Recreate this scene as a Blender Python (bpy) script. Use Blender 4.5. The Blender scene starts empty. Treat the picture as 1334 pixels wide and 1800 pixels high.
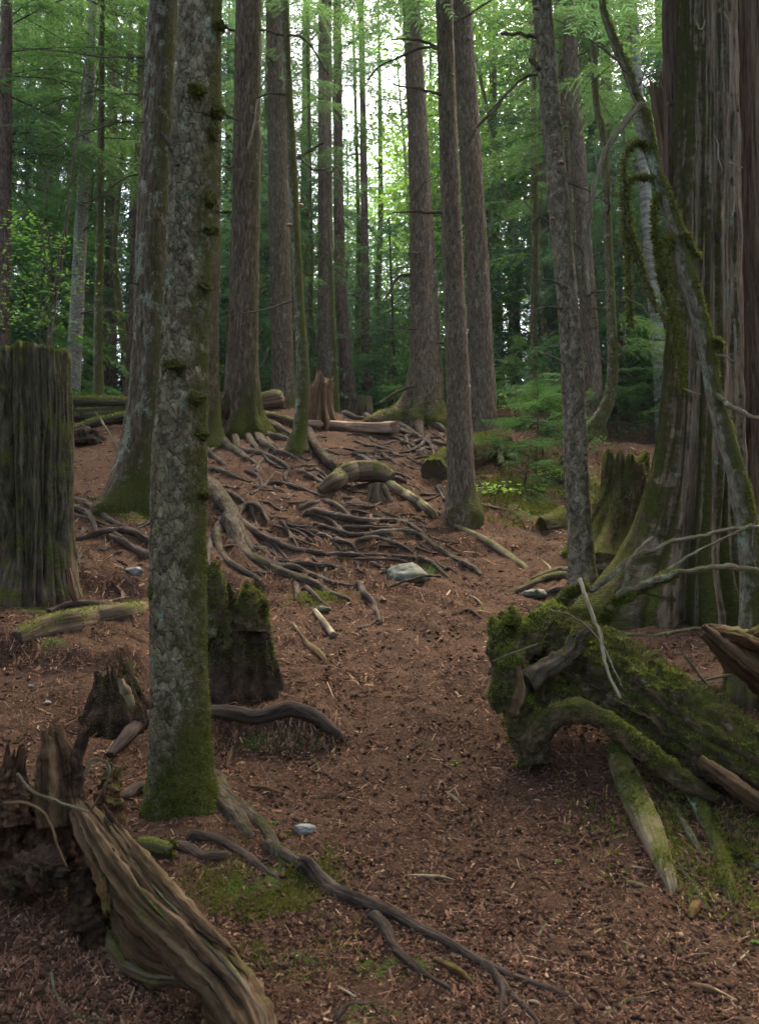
import bpy, math, random
import numpy as np
from mathutils import Vector, Matrix, Euler

# ------------------------------------------------------------------ camera, sky, sun, exposure
sc = bpy.context.scene
PITCH = math.radians(7.32)
FPX = 1945.0                                  # focal length in photo pixels (35 mm on a 24 mm wide frame)
cam_d = bpy.data.cameras.new('camera')
cam_d.sensor_fit = 'HORIZONTAL'; cam_d.sensor_width = 24.0; cam_d.lens = 35.0
cam_d.clip_start = 0.05; cam_d.clip_end = 2000
cam_d.dof.use_dof = True; cam_d.dof.focus_distance = 10.5; cam_d.dof.aperture_fstop = 5.0
cam = bpy.data.objects.new('camera', cam_d)
sc.collection.objects.link(cam)
cam.location = (0, 0, 0); cam.rotation_euler = (math.pi / 2 + PITCH, 0, 0)
sc.camera = cam

SUN_EL, SUN_AZ = math.radians(58), math.radians(20)      # azimuth from +Y towards +X: the light comes from ahead
w = bpy.data.worlds.new('World'); sc.world = w; w.use_nodes = True
wn = w.node_tree.nodes; wl = w.node_tree.links
sky = wn.new('ShaderNodeTexSky'); sky.sky_type = 'NISHITA'; sky.sun_disc = False
sky.sun_elevation = SUN_EL; sky.sun_rotation = SUN_AZ
sky.air_density = 0.5; sky.dust_density = 4.0; sky.ozone_density = 0.4
bg = wn['Background']; bg.inputs['Strength'].default_value = 0.15
wl.new(sky.outputs['Color'], bg.inputs['Color'])
sun_d = bpy.data.lights.new('sun', 'SUN'); sun_d.energy = 1.5; sun_d.angle = math.radians(30); sun_d.color = (1.0, 0.93, 0.82)
sun = bpy.data.objects.new('sun', sun_d); sc.collection.objects.link(sun)
sd = Vector((math.sin(SUN_AZ) * math.cos(SUN_EL), math.cos(SUN_AZ) * math.cos(SUN_EL), math.sin(SUN_EL)))
sun.rotation_euler = sd.to_track_quat('Z', 'Y').to_euler(); sun.location = sd * 60
vs = sc.view_settings
vs.view_transform = 'Standard'; vs.look = 'None'; vs.gamma = 1.0; vs.exposure = 3.2; vs.use_curve_mapping = False
sc.cycles.use_denoising = True
sc.cycles.use_adaptive_sampling = True; sc.cycles.adaptive_threshold = 0.02
sc.cycles.max_bounces = 5; sc.cycles.diffuse_bounces = 2; sc.cycles.glossy_bounces = 1
sc.cycles.transmission_bounces = 2; sc.cycles.transparent_max_bounces = 4; sc.cycles.volume_bounces = 0
sc.cycles.caustics_reflective = False; sc.cycles.caustics_refractive = False

RNG = np.random.default_rng(7)
random.seed(7)
COL = sc.collection

# ------------------------------------------------------------------ noise
def _h(ix, iy, iz):
    with np.errstate(over='ignore'):
        h = (ix.astype(np.uint32) * np.uint32(374761393) + iy.astype(np.uint32) * np.uint32(668265263)
             + iz.astype(np.uint32) * np.uint32(2147483647 - 57))
        h = (h ^ (h >> np.uint32(13))) * np.uint32(1274126177)
        h ^= h >> np.uint32(16)
        h = h * np.uint32(2246822519); h ^= h >> np.uint32(13)
    return h
def _hf(ix, iy, iz): return _h(ix, iy, iz).astype(np.float64) / 4294967295.0
def vnoise(p):
    p = np.asarray(p, float); i = np.floor(p).astype(np.int64); f = p - i
    u = f * f * f * (f * (f * 6 - 15) + 10)
    r = 0
    for dx in (0, 1):
        wx = u[..., 0] if dx else 1 - u[..., 0]
        for dy in (0, 1):
            wy = u[..., 1] if dy else 1 - u[..., 1]
            for dz in (0, 1):
                wz = u[..., 2] if dz else 1 - u[..., 2]
                r = r + wx * wy * wz * _hf(i[..., 0] + dx, i[..., 1] + dy, i[..., 2] + dz)
    return r * 2 - 1
def fbm(p, o=4, g=0.5):
    p = np.asarray(p, float); a = 1.0; s = 0; t = 0
    for k in range(o):
        s = s + a * vnoise(p * 2.03 ** k + 17.3 * k); t += a; a *= g
    return s / t
def ridged(p, o=3):
    p = np.asarray(p, float); a = 1.0; s = 0; t = 0
    for k in range(o):
        s = s + a * (1 - 2 * np.abs(vnoise(p * 2.1 ** k + 9.1 * k))); t += a; a *= 0.5
    return s / t
def worley(p):
    p = np.asarray(p, float); i = np.floor(p).astype(np.int64)
    f1 = np.full(p.shape[:-1], 9.0); f2 = f1.copy(); idv = np.zeros(p.shape[:-1])
    for dx in (-1, 0, 1):
        for dy in (-1, 0, 1):
            for dz in (-1, 0, 1):
                c = i + np.array([dx, dy, dz])
                q = np.stack([c[..., 0] + _hf(c[..., 0], c[..., 1], c[..., 2]),
                              c[..., 1] + _hf(c[..., 0] + 71, c[..., 1], c[..., 2]),
                              c[..., 2] + _hf(c[..., 0], c[..., 1] + 131, c[..., 2])], -1)
                d = np.sqrt(((q - p) ** 2).sum(-1)); m = d < f1
                f2 = np.where(m, f1, np.minimum(f2, d)); idv = np.where(m, _hf(c[..., 0] + 5, c[..., 1] + 9, c[..., 2]), idv)
                f1 = np.where(m, d, f1)
    return f1, f2, idv
def sstep(a, b, x):
    t = np.clip((x - a) / (b - a), 0, 1); return t * t * (3 - 2 * t)

# ------------------------------------------------------------------ pixels to the place
CP, SP = math.cos(PITCH), math.sin(PITCH)
def ray(px, py):
    px = np.asarray(px, float); py = np.asarray(py, float)
    a = (px - 667) / FPX; b = (900 - py) / FPX
    d = np.stack([a, CP - SP * b, SP + CP * b], -1)
    return d / d[..., 1:2]                    # scaled so that y = 1
def P(px, py, d): return ray(px, py) * d      # the point at distance d ahead

# ------------------------------------------------------------------ terrain
_py = np.linspace(-10, 120, 2601)
def _prof(pts):
    a = np.array(pts); v = np.interp(_py, a[:, 0], a[:, 1])
    k = np.exp(-np.linspace(-2, 2, 31) ** 2); k /= k.sum()
    return np.convolve(np.pad(v, 15, mode='edge'), k, 'valid')
PC = _prof([(-10, -3.2), (0, -2.05), (2.5, -1.62), (4, -1.27), (5.6, -.70), (7.3, -.10), (9.5, .63), (11.5, 1.6), (14.5, 2.85), (17, 3.72), (19, 4.1), (22, 4.25), (30, 4.4), (45, 6), (80, 11), (120, 16)])
PR = _prof([(-10, -3.2), (0, -2.05), (2.5, -1.62), (4, -1.30), (5.6, -.74), (7.3, -.14), (9.5, .62), (11, 1.1), (13, 1.9), (16, 3.1), (19, 4.25), (22, 5.25), (25, 5.85), (30, 6.3), (45, 7.6), (80, 11), (120, 16)])
PL = _prof([(-10, -3.0), (0, -1.9), (2.5, -1.55), (4, -1.2), (5.6, -.66), (7.3, -.02), (8.5, .4), (10.5, 1.35), (14.5, 3.0), (17, 3.8), (19, 4.15), (22, 4.4), (30, 4.8), (45, 6.2), (80, 11), (120, 16)])
BUMPS = []      # (x, y, sx, sy, height)
STEPS = []      # (x0, x1, y front, height, decay): small earth banks facing downhill
def path_x(y): return np.interp(y, [2, 4, 5.6, 7.5, 9.5, 12, 15, 20], [.45, .4, .25, .2, .35, .5, .6, .6])
def gz_base(x, y):
    x = np.asarray(x, float); y = np.asarray(y, float)
    c = np.interp(y, _py, PC); r = np.interp(y, _py, PR); l = np.interp(y, _py, PL)
    wl_ = sstep(-.8, -3.2, x) if False else 1 - sstep(-3.2, -.8, x); wr_ = sstep(1.2, 3.2, x)
    z = c * (1 - wl_ - wr_) + l * wl_ + r * wr_
    for bx, by, sx, sy, h in BUMPS:
        z = z + h * np.exp(-((x - bx) / sx) ** 2 - ((y - by) / sy) ** 2)
    for x0, x1, yf, h, dec in STEPS:
        win = sstep(x0 - .15, x0 + .15, x) * (1 - sstep(x1 - .15, x1 + .15, x))
        z = z + win * h * sstep(yf - .10, yf + .06, y) * np.exp(-np.maximum(y - yf, 0) / dec)
    return z
def gz(x, y):
    x = np.asarray(x, float); y = np.asarray(y, float)
    z = gz_base(x, y)
    off = sstep(.5, 1.6, np.abs(x - path_x(y)))
    p = np.stack([x, y, np.zeros_like(x)], -1)
    n = fbm(p * 0.9, 3) * (.05 + .13 * off) + fbm(p * 3.1 + 40, 3) * (.026 + .045 * off)
    # small steps trodden between the roots on the middle slope
    mid = np.exp(-((y - 10.5) / 3.2) ** 2) * np.exp(-((x + .4) / 2.2) ** 2)
    ph = y * 2.3 + 1.6 * vnoise(p * 1.1 + 9) + .5 * x
    z2 = .10 * mid * (np.abs(ph % 1 - .5) * 2 - .5)
    return z + n + z2
def wx(px, y): return (px - 667) / FPX * y * 1.0
BUMPS += [(wx(40, 4.3), 4.35, .45, .40, .20), (-.35, 5.05, .30, .28, .07), (1.75, 11.8, 1.0, .9, .10), (wx(420, 7.3), 7.3, .28, .3, .10)]
STEPS += [(wx(360, 6.35), wx(590, 6.35), 6.2, .20, .55), (wx(120, 9.2), wx(270, 9.2), 9.0, .16, .7), (wx(-60, 7.5), wx(260, 7.5), 7.3, .13, .6),
          (wx(640, 12), wx(720, 12), 12.0, .12, .7)]
_gx = np.arange(-14, 16, .03); _gy = np.arange(1.5, 34, .03)
HG = gz(*np.meshgrid(_gx, _gy))
def gzf(x, y, far=True):
    x = np.asarray(x, float); y = np.asarray(y, float)
    u = np.clip((x + 14) / .03, 0, len(_gx) - 1.001); v = np.clip((y - 1.5) / .03, 0, len(_gy) - 1.001)
    i = u.astype(int); j = v.astype(int); fu = u - i; fv = v - j
    g = (HG[j, i] * (1 - fu) + HG[j, i + 1] * fu) * (1 - fv) + (HG[j + 1, i] * (1 - fu) + HG[j + 1, i + 1] * fu) * fv
    if not far: return g
    out = (x < -14) | (x > 15.9) | (y < 1.5) | (y > 33.9)
    return np.where(out, gz_base(x, y), g) if np.any(out) else g
_ts = np.exp(np.linspace(math.log(2.2), math.log(33), 700))
def Gs(pp):
    pp = np.asarray(pp, float).reshape(-1, 2); d = ray(pp[:, 0], pp[:, 1])
    x = d[:, 0:1] * _ts; z = d[:, 2:3] * _ts; y = np.broadcast_to(_ts, x.shape)
    below = z < gzf(x, y, False); k = np.where(below.any(1), below.argmax(1), len(_ts) - 1); k = np.maximum(k, 1)
    a = _ts[k - 1]; b = _ts[k]
    for _ in range(14):
        m = (a + b) / 2; bl = d[:, 2] * m < gzf(d[:, 0] * m, m, False)
        b = np.where(bl, m, b); a = np.where(bl, a, m)
    q = d * b[:, None]; q[:, 2] = gzf(q[:, 0], q[:, 1])
    return q
def G(px, py): return Gs([(px, py)])[0]

# ------------------------------------------------------------------ mesh helpers
def tag(o, label=None, cat=None, group=None, kind=None):
    if label: o['label'] = label
    if cat: o['category'] = cat
    if group: o['group'] = group
    if kind: o['kind'] = kind
    return o
def mesh_np(name, V, F, mats=(), attrs=None, smooth=True, midx=None):
    V = np.asarray(V, np.float32); F = np.asarray(F, np.int32); k = F.shape[1]
    me = bpy.data.meshes.new(name)
    me.vertices.add(len(V)); me.vertices.foreach_set('co', V.ravel())
    me.loops.add(F.size); me.loops.foreach_set('vertex_index', F.ravel())
    me.polygons.add(len(F)); me.polygons.foreach_set('loop_start', np.arange(0, F.size, k, dtype=np.int32))
    me.polygons.foreach_set('use_smooth', np.full(len(F), smooth))
    if midx is not None: me.polygons.foreach_set('material_index', np.asarray(midx, np.int32))
    for n, a in (attrs or {}).items():
        a = np.asarray(a, np.float32)
        if a.ndim == 1:
            at = me.attributes.new(n, 'FLOAT', 'POINT'); at.data.foreach_set('value', a)
        else:
            at = me.attributes.new(n, 'FLOAT_VECTOR', 'POINT'); at.data.foreach_set('vector', a.ravel())
    for m in mats: me.materials.append(m)
    me.update(calc_edges=True)
    return me
def obj(name, me, parent=None, loc=None):
    o = bpy.data.objects.new(name, me); COL.objects.link(o)
    if parent is not None: o.parent = parent
    if loc is not None: o.location = loc
    return o
def empty(name, loc, label, cat, group=None):
    o = bpy.data.objects.new(name, None); COL.objects.link(o); o.location = tuple(loc); o.empty_display_size = .2
    return tag(o, label, cat, group)
def catmull(pts, n, ss=None):
    """resample rows of pts (position + radius and so on) by arc length"""
    p = np.asarray(pts, float)
    if len(p) == 2: p = np.array([p[0], (p[0] + p[1]) / 2, p[1]])
    q = np.vstack([2 * p[0] - p[1], p, 2 * p[-1] - p[-2]]); out = []
    for i in range(1, len(q) - 2):
        t = np.linspace(0, 1, 24, endpoint=False)[:, None]
        a, b, c, d = q[i - 1], q[i], q[i + 1], q[i + 2]
        out.append(.5 * (2 * b + (c - a) * t + (2 * a - 5 * b + 4 * c - d) * t ** 2 + (3 * b - a - 3 * c + d) * t ** 3))
    out.append(p[-1:]); o = np.vstack(out)
    s = np.r_[0, np.cumsum(np.linalg.norm(np.diff(o[:, :3], axis=0), axis=1))]
    if ss is None: ss = np.linspace(0, s[-1], n)
    else: ss = np.asarray(ss) * s[-1]
    return np.stack([np.interp(ss, s, o[:, k]) for k in range(o.shape[1])], 1), ss
def frames(c):
    t = np.gradient(c, axis=0); t /= np.linalg.norm(t, axis=1)[:, None] + 1e-12
    ref = np.array([1., 0, 0]) if abs(t[0, 0]) < .8 else np.array([0, 0, 1.])
    U = np.zeros_like(c); u = ref
    for i in range(len(c)):
        u = u - t[i] * (u @ t[i]); u /= np.linalg.norm(u); U[i] = u
    return t, U, np.cross(t, U)
def tube(pts, nr, ns, rfun=None, capjag=0, ss=None, closed_tip=True, flat=1.0, seed=0.0):
    """pts rows x,y,z,r -> V, F, bco.  rfun(th, s, r, bco) returns the full radius field"""
    c, s = catmull(pts, nr, ss); nr = len(s); r = np.maximum(c[:, 3], 1e-4)
    t, U, W = frames(c[:, :3]); th = np.linspace(0, 2 * np.pi, ns, endpoint=False)
    R = np.repeat(r[:, None], ns, 1); TH = np.repeat(th[None], nr, 0); S = np.repeat(s[:, None], ns, 1)
    rm = np.median(r)
    bco = np.stack([rm * np.cos(TH) + seed, rm * np.sin(TH) + seed * .7, S + seed * 3.1], -1)
    if rfun is not None: R = rfun(TH, S, R, bco)
    V = c[:, None, :3] + U[:, None] * (np.cos(TH) * R)[..., None] + W[:, None] * (np.sin(TH) * R * flat)[..., None]
    if capjag: V[-1] += t[-1] * (np.abs(vnoise(np.stack([np.cos(th) * 2.2, np.sin(th) * 2.2, th * 0 + seed], -1))) * capjag)[:, None]
    V = V.reshape(-1, 3)
    i = np.arange(nr - 1)[:, None] * ns; j = np.arange(ns)[None]; jn = (j + 1) % ns
    F = np.stack([i + j, i + jn, i + ns + jn, i + ns + j], -1).reshape(-1, 4)
    B = bco.reshape(-1, 3)
    # close both ends with a fan written as quads with a doubled centre
    for end, row in ((0, 0), (1, nr - 1)):
        cc = V[row * ns:(row + 1) * ns].mean(0) - (t[row] * capjag * .6 if end else 0)
        k = len(V); V = np.vstack([V, cc]); B = np.vstack([B, B[row * ns] * 0 + [0, 0, s[row]]])
        jj = np.arange(0, ns, 2); a = row * ns + jj; b = row * ns + (jj + 1) % ns; d = row * ns + (jj + 2) % ns
        kk = np.full_like(a, k)
        F = np.vstack([F, np.stack([kk, d, b, a] if end == 0 else [a, b, d, kk], -1)])
    return V, F, B
def join(parts):
    Vs, Fs, Bs, n = [], [], [], 0
    for V, F, B in parts:
        Vs.append(V); Fs.append(F + n); Bs.append(B); n += len(V)
    return np.vstack(Vs), np.vstack(Fs), np.vstack(Bs)
def put(name, geo, mat, parent=None, origin=None, label=None, cat=None, group=None, kind=None):
    V, F, B = geo
    o0 = np.array(parent.location if parent is not None else (origin if origin is not None else V.mean(0)))
    hg = np.zeros_like(V); hg[:, 2] = V[:, 2] - o0[2]
    o = obj(name, mesh_np(name, V - o0, F, (mat,), {'bco': B, 'hgt': hg}), parent, None if parent is not None else o0)
    return tag(o, label, cat, group, kind)
def sphere(n=24, m=14):
    a = np.linspace(0, np.pi, m); b = np.linspace(0, 2 * np.pi, n, endpoint=False)
    V = np.stack([np.outer(np.sin(a), np.cos(b)), np.outer(np.sin(a), np.sin(b)), np.outer(np.cos(a), np.ones(n))], -1).reshape(-1, 3)
    i = np.arange(m - 1)[:, None] * n; j = np.arange(n)[None]; jn = (j + 1) % n
    return V, np.stack([i + j, i + n + j, i + n + jn, i + jn], -1).reshape(-1, 4)
def blob(center, rad, amp=.25, freq=2.0, n=28, m=16, seed=0.0, rot=0.0):
    V, F = sphere(n, m); d = 1 + amp * fbm(V * freq + seed, 3)
    V = V * d[:, None] * np.array(rad); c, s = math.cos(rot), math.sin(rot)
    V = V @ np.array([[c, s, 0], [-s, c, 0], [0, 0, 1]])
    return V + np.array(center), F, V + seed
# ------------------------------------------------------------------ materials
class NT:
    def __init__(s, name):
        s.m = bpy.data.materials.new(name); s.m.use_nodes = True; s.t = s.m.node_tree; s.n = s.t.nodes
        s.b = s.n['Principled BSDF']; s.out = s.n['Material Output']
        s.b.inputs['Specular IOR Level'].default_value = .06
    def N(s, typ, **kw):
        k = s.n.new(typ)
        for a, v in kw.items(): setattr(k, a, v)
        return k
    def L(s, a, b): s.t.links.new(a, b)
    def attr(s, n): return s.N('ShaderNodeAttribute', attribute_name=n)
    def scale(s, v, sc3):
        k = s.N('ShaderNodeVectorMath', operation='MULTIPLY'); s.L(v, k.inputs[0]); k.inputs[1].default_value = sc3; return k.outputs[0]
    def noise(s, v, sc_, det=3, rough=.55, dist=0):
        k = s.N('ShaderNodeTexNoise'); k.inputs['Scale'].default_value = sc_; k.inputs['Detail'].default_value = det
        k.inputs['Roughness'].default_value = rough; k.inputs['Distortion'].default_value = dist
        if v is not None: s.L(v, k.inputs['Vector'])
        return k.outputs['Fac']
    def vor(s, v, sc_, feat='F1', out='Distance'):
        k = s.N('ShaderNodeTexVoronoi', feature=feat); k.inputs['Scale'].default_value = sc_; s.L(v, k.inputs['Vector']); return k.outputs[out]
    def ramp(s, f, stops, interp='LINEAR'):
        k = s.N('ShaderNodeValToRGB'); k.color_ramp.interpolation = interp; e = k.color_ramp.elements
        while len(e) < len(stops): e.new(.5)
        for q, (p, c) in zip(e, stops): q.position = p; q.color = (*c, 1) if len(c) == 3 else c
        s.L(f, k.inputs[0]); return k.outputs[0]
    def mr(s, f, a, b, c=0., d=1.):
        k = s.N('ShaderNodeMapRange'); s.L(f, k.inputs[0])
        for i, v in enumerate((a, b, c, d)): k.inputs[i + 1].default_value = v
        return k.outputs[0]
    def math(s, op, a, b=None, clamp=False):
        k = s.N('ShaderNodeMath', operation=op, use_clamp=clamp)
        for i, v in enumerate((a, b)):
            if v is None: continue
            if isinstance(v, (int, float)): k.inputs[i].default_value = v
            else: s.L(v, k.inputs[i])
        return k.outputs[0]
    def mix(s, f, a, b, blend='MIX'):
        k = s.N('ShaderNodeMix', data_type='RGBA', blend_type=blend)
        if isinstance(f, (int, float)): k.inputs[0].default_value = f
        else: s.L(f, k.inputs[0])
        for i, v in ((6, a), (7, b)):
            if isinstance(v, tuple): k.inputs[i].default_value = (*v, 1)
            else: s.L(v, k.inputs[i])
        return k.outputs[2]
    def bump(s, h, st, dist, prev=None):
        k = s.N('ShaderNodeBump'); k.inputs['Strength'].default_value = st; k.inputs['Distance'].default_value = dist
        s.L(h, k.inputs['Height'])
        if prev is not None: s.L(prev, k.inputs['Normal'])
        return k.outputs[0]
    def fin(s, col, rough=.9, normal=None):
        s.L(col, s.b.inputs['Base Color'])
        if isinstance(rough, (int, float)): s.b.inputs['Roughness'].default_value = rough
        else: s.L(rough, s.b.inputs['Roughness'])
        if normal is not None: s.L(normal, s.b.inputs['Normal'])
        return s.m
MOSS_D, MOSS_L = (.034, .036, .007), (.125, .122, .024)
LICHEN = (.205, .215, .130)
def bark(name, dark, mid, light, plate=30, stretch=.25, moss=0., lichen=0., mdir=(.7, -.2, .5), base=0., bh=1.0, fine=90, bumpd=.012, lich_col=LICHEN, plates=True, rough=.92):
    dark, mid, light = (tuple(a * b * k for a, b in zip(c, (1.07, 1.03, .80))) for c, k in ((dark, .42), (mid, .95), (light, 1.28)))
    t = NT(name); co = t.attr('bco').outputs['Vector']
    v = t.scale(co, (1, 1, stretch))
    n1 = t.noise(v, plate, 5, .62, .4); n2 = t.noise(co, 7, 4, .6); n3 = t.noise(v, fine, 3, .7)
    col = t.ramp(n1, [(.32, dark), (.5, mid), (.70, light)])
    col = t.mix(t.mr(n2, .35, .7, 0, .45), col, mid)
    col = t.mix(t.mr(n3, .45, .75, 0, .5), col, light); col = t.mix(t.mr(n3, .25, .45, .6, 0), col, dark)
    h = t.math('ADD', t.math('MULTIPLY', n1, 1.0), t.math('MULTIPLY', n3, .5))
    if plates:
        wv = t.N('ShaderNodeVectorMath', operation='ADD'); nn = t.N('ShaderNodeTexNoise'); nn.inputs['Scale'].default_value = plate * .8; t.L(v, nn.inputs['Vector'])
        t.L(v, wv.inputs[0]); t.L(t.scale(nn.outputs['Color'], (.06, .06, .06)), wv.inputs[1])
        e = t.vor(wv.outputs[0], plate * 1.1, 'DISTANCE_TO_EDGE'); cr = t.mr(e, 0, .16)
        cell = t.vor(wv.outputs[0], plate * 1.1, 'F1', 'Color')
        cs = t.N('ShaderNodeSeparateColor'); t.L(cell, cs.inputs[0]); col = t.mix(.40, col, t.ramp(cs.outputs[0], [(.1, dark), (.5, mid), (.95, light)])); col = t.mix(t.mr(cr, 0, 1, .30, 0), col, dark)
        h = t.math('ADD', h, t.math('ADD', t.math('MULTIPLY', cr, .35), t.math('MULTIPLY', cs.outputs[1], .7)))
    if lichen:
        ln = t.noise(t.scale(co, (1, 1, .6)), 9, 5, .65, .3); lf = t.noise(co, 60, 3, .7)
        lm = t.math('ADD', ln, t.math('MULTIPLY', t.math('SUBTRACT', lf, .5), .35))
        lm = t.mr(lm, .72 - .28 * lichen, .78 - .26 * lichen, 0, .8)
        col = t.mix(lm, col, t.mix(lf, lich_col, tuple(c * 1.5 for c in lich_col)))
    if moss or base:
        g = t.N('ShaderNodeNewGeometry'); dt = t.N('ShaderNodeVectorMath', operation='DOT_PRODUCT'); t.L(g.outputs['Normal'], dt.inputs[0])
        q = Vector(mdir).normalized(); dt.inputs[1].default_value = q
        mn = t.noise(co, 11, 6, .72); mf = t.noise(co, 130, 3, .75)
        m = t.math('ADD', t.math('MULTIPLY', dt.outputs['Value'], .28), mn)
        m = t.math('ADD', m, t.math('MULTIPLY', t.math('SUBTRACT', mf, .5), .30))
        m = t.math('ADD', m, moss - 1.0)
        if base:
            z = t.N('ShaderNodeSeparateXYZ'); t.L(t.attr('hgt').outputs['Vector'], z.inputs[0])
            m = t.math('ADD', m, t.mr(z.outputs[2], 0, bh, base, 0))
        mm = t.mr(m, -.06, .10)
        col = t.mix(mm, col, t.ramp(mf, [(.3, MOSS_D), (.7, MOSS_L)]))
        h = t.math('ADD', h, t.math('MULTIPLY', t.math('MULTIPLY', mm, mf), 1.2))
    return t.fin(col, rough, t.bump(h, 1., bumpd * 1.6))
def moss_mat(name, a=MOSS_D, b=MOSS_L, c=(.14, .085, .03)):
    t = NT(name); co = t.attr('bco').outputs['Vector']
    f = t.noise(co, 120, 3, .75); g = t.noise(co, 9, 4, .6); k = t.noise(co, 26, 4, .7)
    col = t.ramp(f, [(.25, a), (.72, b)]); col = t.mix(t.mr(g, .52, .75, 0, .8), col, c); col = t.mix(t.mr(k, .5, .7, 0, .7), col, tuple(x * .6 for x in a))
    return t.fin(col, .95, t.bump(t.math('ADD', f, t.math('MULTIPLY', k, 1.5)), 1., .012))
def wood(name, dark, mid, light, stretch=.05, sc_=35, moss=0., bumpd=.01, low=None):
    dark, mid, light = (tuple(a * b for a, b in zip(c, (1.08, 1.0, .84))) for c in (dark, mid, light))
    t = NT(name); co = t.attr('bco').outputs['Vector']; v = t.scale(co, (1, 1, stretch))
    n = t.noise(v, sc_, 5, .65, .3); f = t.noise(v, sc_ * 4, 3, .7); g = t.noise(co, 5, 4, .6)
    col = t.ramp(n, [(.34, tuple(c * .6 for c in dark)), (.5, mid), (.68, light)]); col = t.mix(t.mr(f, .45, .65, 0, .6), col, dark)
    col = t.mix(t.mr(g, .45, .72, 0, .6), col, tuple(c * .75 for c in mid))
    if low:
        z0 = t.N('ShaderNodeSeparateXYZ'); t.L(t.attr('hgt').outputs['Vector'], z0.inputs[0]); k0 = t.math('ADD', t.mr(z0.outputs[2], 0, .75, .75, -.45), t.math('MULTIPLY', t.math('SUBTRACT', g, .5), 2.2)); col = t.mix(t.mr(k0, .1, .45, 0, .8), col, t.ramp(n, [(.28, low[0]), (.7, low[1])]))
    if moss:
        ge = t.N('ShaderNodeNewGeometry'); z = t.N('ShaderNodeSeparateXYZ'); t.L(ge.outputs['Normal'], z.inputs[0])
        mf = t.noise(co, 110, 3, .75); m = t.math('ADD', t.math('MULTIPLY', z.outputs[2], .22), t.noise(co, 7, 5, .65))
        m = t.mr(t.math('ADD', m, moss - 1.), -.05, .1); col = t.mix(m, col, t.ramp(mf, [(.3, MOSS_D), (.7, MOSS_L)]))
    return t.fin(col, .88, t.bump(t.math('ADD', n, t.math('MULTIPLY', f, .5)), .9, bumpd))
def leaf_mat(name, a, b, tr=.35, sc_=1.2):
    t = NT(name); g = t.N('ShaderNodeNewGeometry'); oi = t.N('ShaderNodeObjectInfo')
    n = t.noise(g.outputs['Position'], sc_, 2, .6)
    r = t.math('ADD', t.math('MULTIPLY', g.outputs['Random Per Island'], .5), t.math('MULTIPLY', n, .5))
    r = t.math('ADD', r, t.math('MULTIPLY', t.math('SUBTRACT', oi.outputs['Random'], .5), .35))
    col = t.ramp(r, [(.2, a), (.8, b)]); t.fin(col, .6)
    tl = t.N('ShaderNodeBsdfTranslucent'); t.L(t.mix(.5, col, (b[0] * 1.5, b[1] * 1.4, b[2])), tl.inputs[0])
    mx = t.N('ShaderNodeMixShader'); mx.inputs[0].default_value = tr; t.L(t.b.outputs[0], mx.inputs[1]); t.L(tl.outputs[0], mx.inputs[2])
    t.L(mx.outputs[0], t.out.inputs[0]); return t.m
def litter_mat(name):
    t = NT(name); a = t.attr('tint').outputs['Vector']; return t.fin(a, .85)
def plain(name, c, rough=.8, sc_=40, var=.5):
    t = NT(name); co = t.N('ShaderNodeTexCoord').outputs['Object']; n = t.noise(co, sc_, 4, .65)
    return t.fin(t.ramp(n, [(.3, tuple(x * (1 - var) for x in c)), (.7, tuple(x * (1 + var) for x in c))]), rough, t.bump(n, .6, .01))

M = {}
M['flaky'] = bark('flaky_bark', (.060, .046, .030), (.150, .122, .082), (.245, .205, .150), plate=27, stretch=.62, moss=.32, lichen=.42, mdir=(.9, -.1, .25), base=.40, bh=.55, bumpd=.014, lich_col=(.15, .205, .135))
M['scaly'] = bark('scaly_bark', (.070, .054, .038), (.165, .132, .098), (.275, .230, .180), plate=30, stretch=.55, moss=.34, lichen=.32, mdir=(.9, .2, .2), base=.15, bh=.5, bumpd=.016)
M['furrow'] = bark('furrowed_bark', (.050, .034, .024), (.125, .088, .064), (.205, .155, .122), plate=42, stretch=.16, moss=.26, lichen=.25, mdir=(.8, -.3, .4), base=.30, bh=.8, bumpd=.016)
M['furrow_l'] = bark('furrowed_bark_lichen', (.050, .034, .024), (.120, .085, .062), (.195, .150, .118), plate=42, stretch=.16, moss=.30, lichen=.62, mdir=(.5, -.2, .2), base=.28, bh=.7, bumpd=.016)
M['fine'] = bark('fine_brown_bark', (.060, .042, .030), (.138, .102, .076), (.205, .162, .130), plate=55, stretch=.22, moss=.16, lichen=.34, base=.26, bh=.5, bumpd=.010)
M['red'] = bark('red_brown_bark', (.050, .030, .023), (.110, .070, .055), (.160, .115, .095), plate=50, stretch=.25, moss=.12, lichen=.2, base=.2, bh=.5, bumpd=.010)
M['mossy'] = bark('mossy_bark', (.045, .036, .024), (.105, .090, .058), (.17, .155, .11), plate=45, stretch=.35, moss=.40, lichen=.5, mdir=(.5, -.4, .5), base=.12, bh=.6, bumpd=.010, plates=False)
M['pale'] = bark('pale_grey_bark', (.085, .075, .064), (.165, .148, .130), (.25, .232, .205), plate=22, stretch=1.6, moss=.10, lichen=.3, bumpd=.008, plates=False)
M['birch'] = bark('silver_banded_bark', (.04, .036, .032), (.17, .162, .148), (.25, .24, .22), plate=5, stretch=3, moss=.08, lichen=.3, bumpd=.006, plates=False)
M['alder'] = bark('yellow_mossy_bark', (.10, .085, .055), (.22, .19, .12), (.33, .30, .21), plate=14, stretch=1.6, moss=.52, lichen=.4, mdir=(-.4, -.4, .2), bumpd=.008, plates=False)
M['cedar'] = bark('fibrous_cedar_bark', (.044, .028, .019), (.130, .092, .066), (.220, .172, .130), plate=34, stretch=.055, moss=.34, lichen=.46, mdir=(-.9, -.15, .25), base=.16, bh=1.3, fine=150, bumpd=.02, plates=False, lich_col=(.13, .155, .095))
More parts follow.
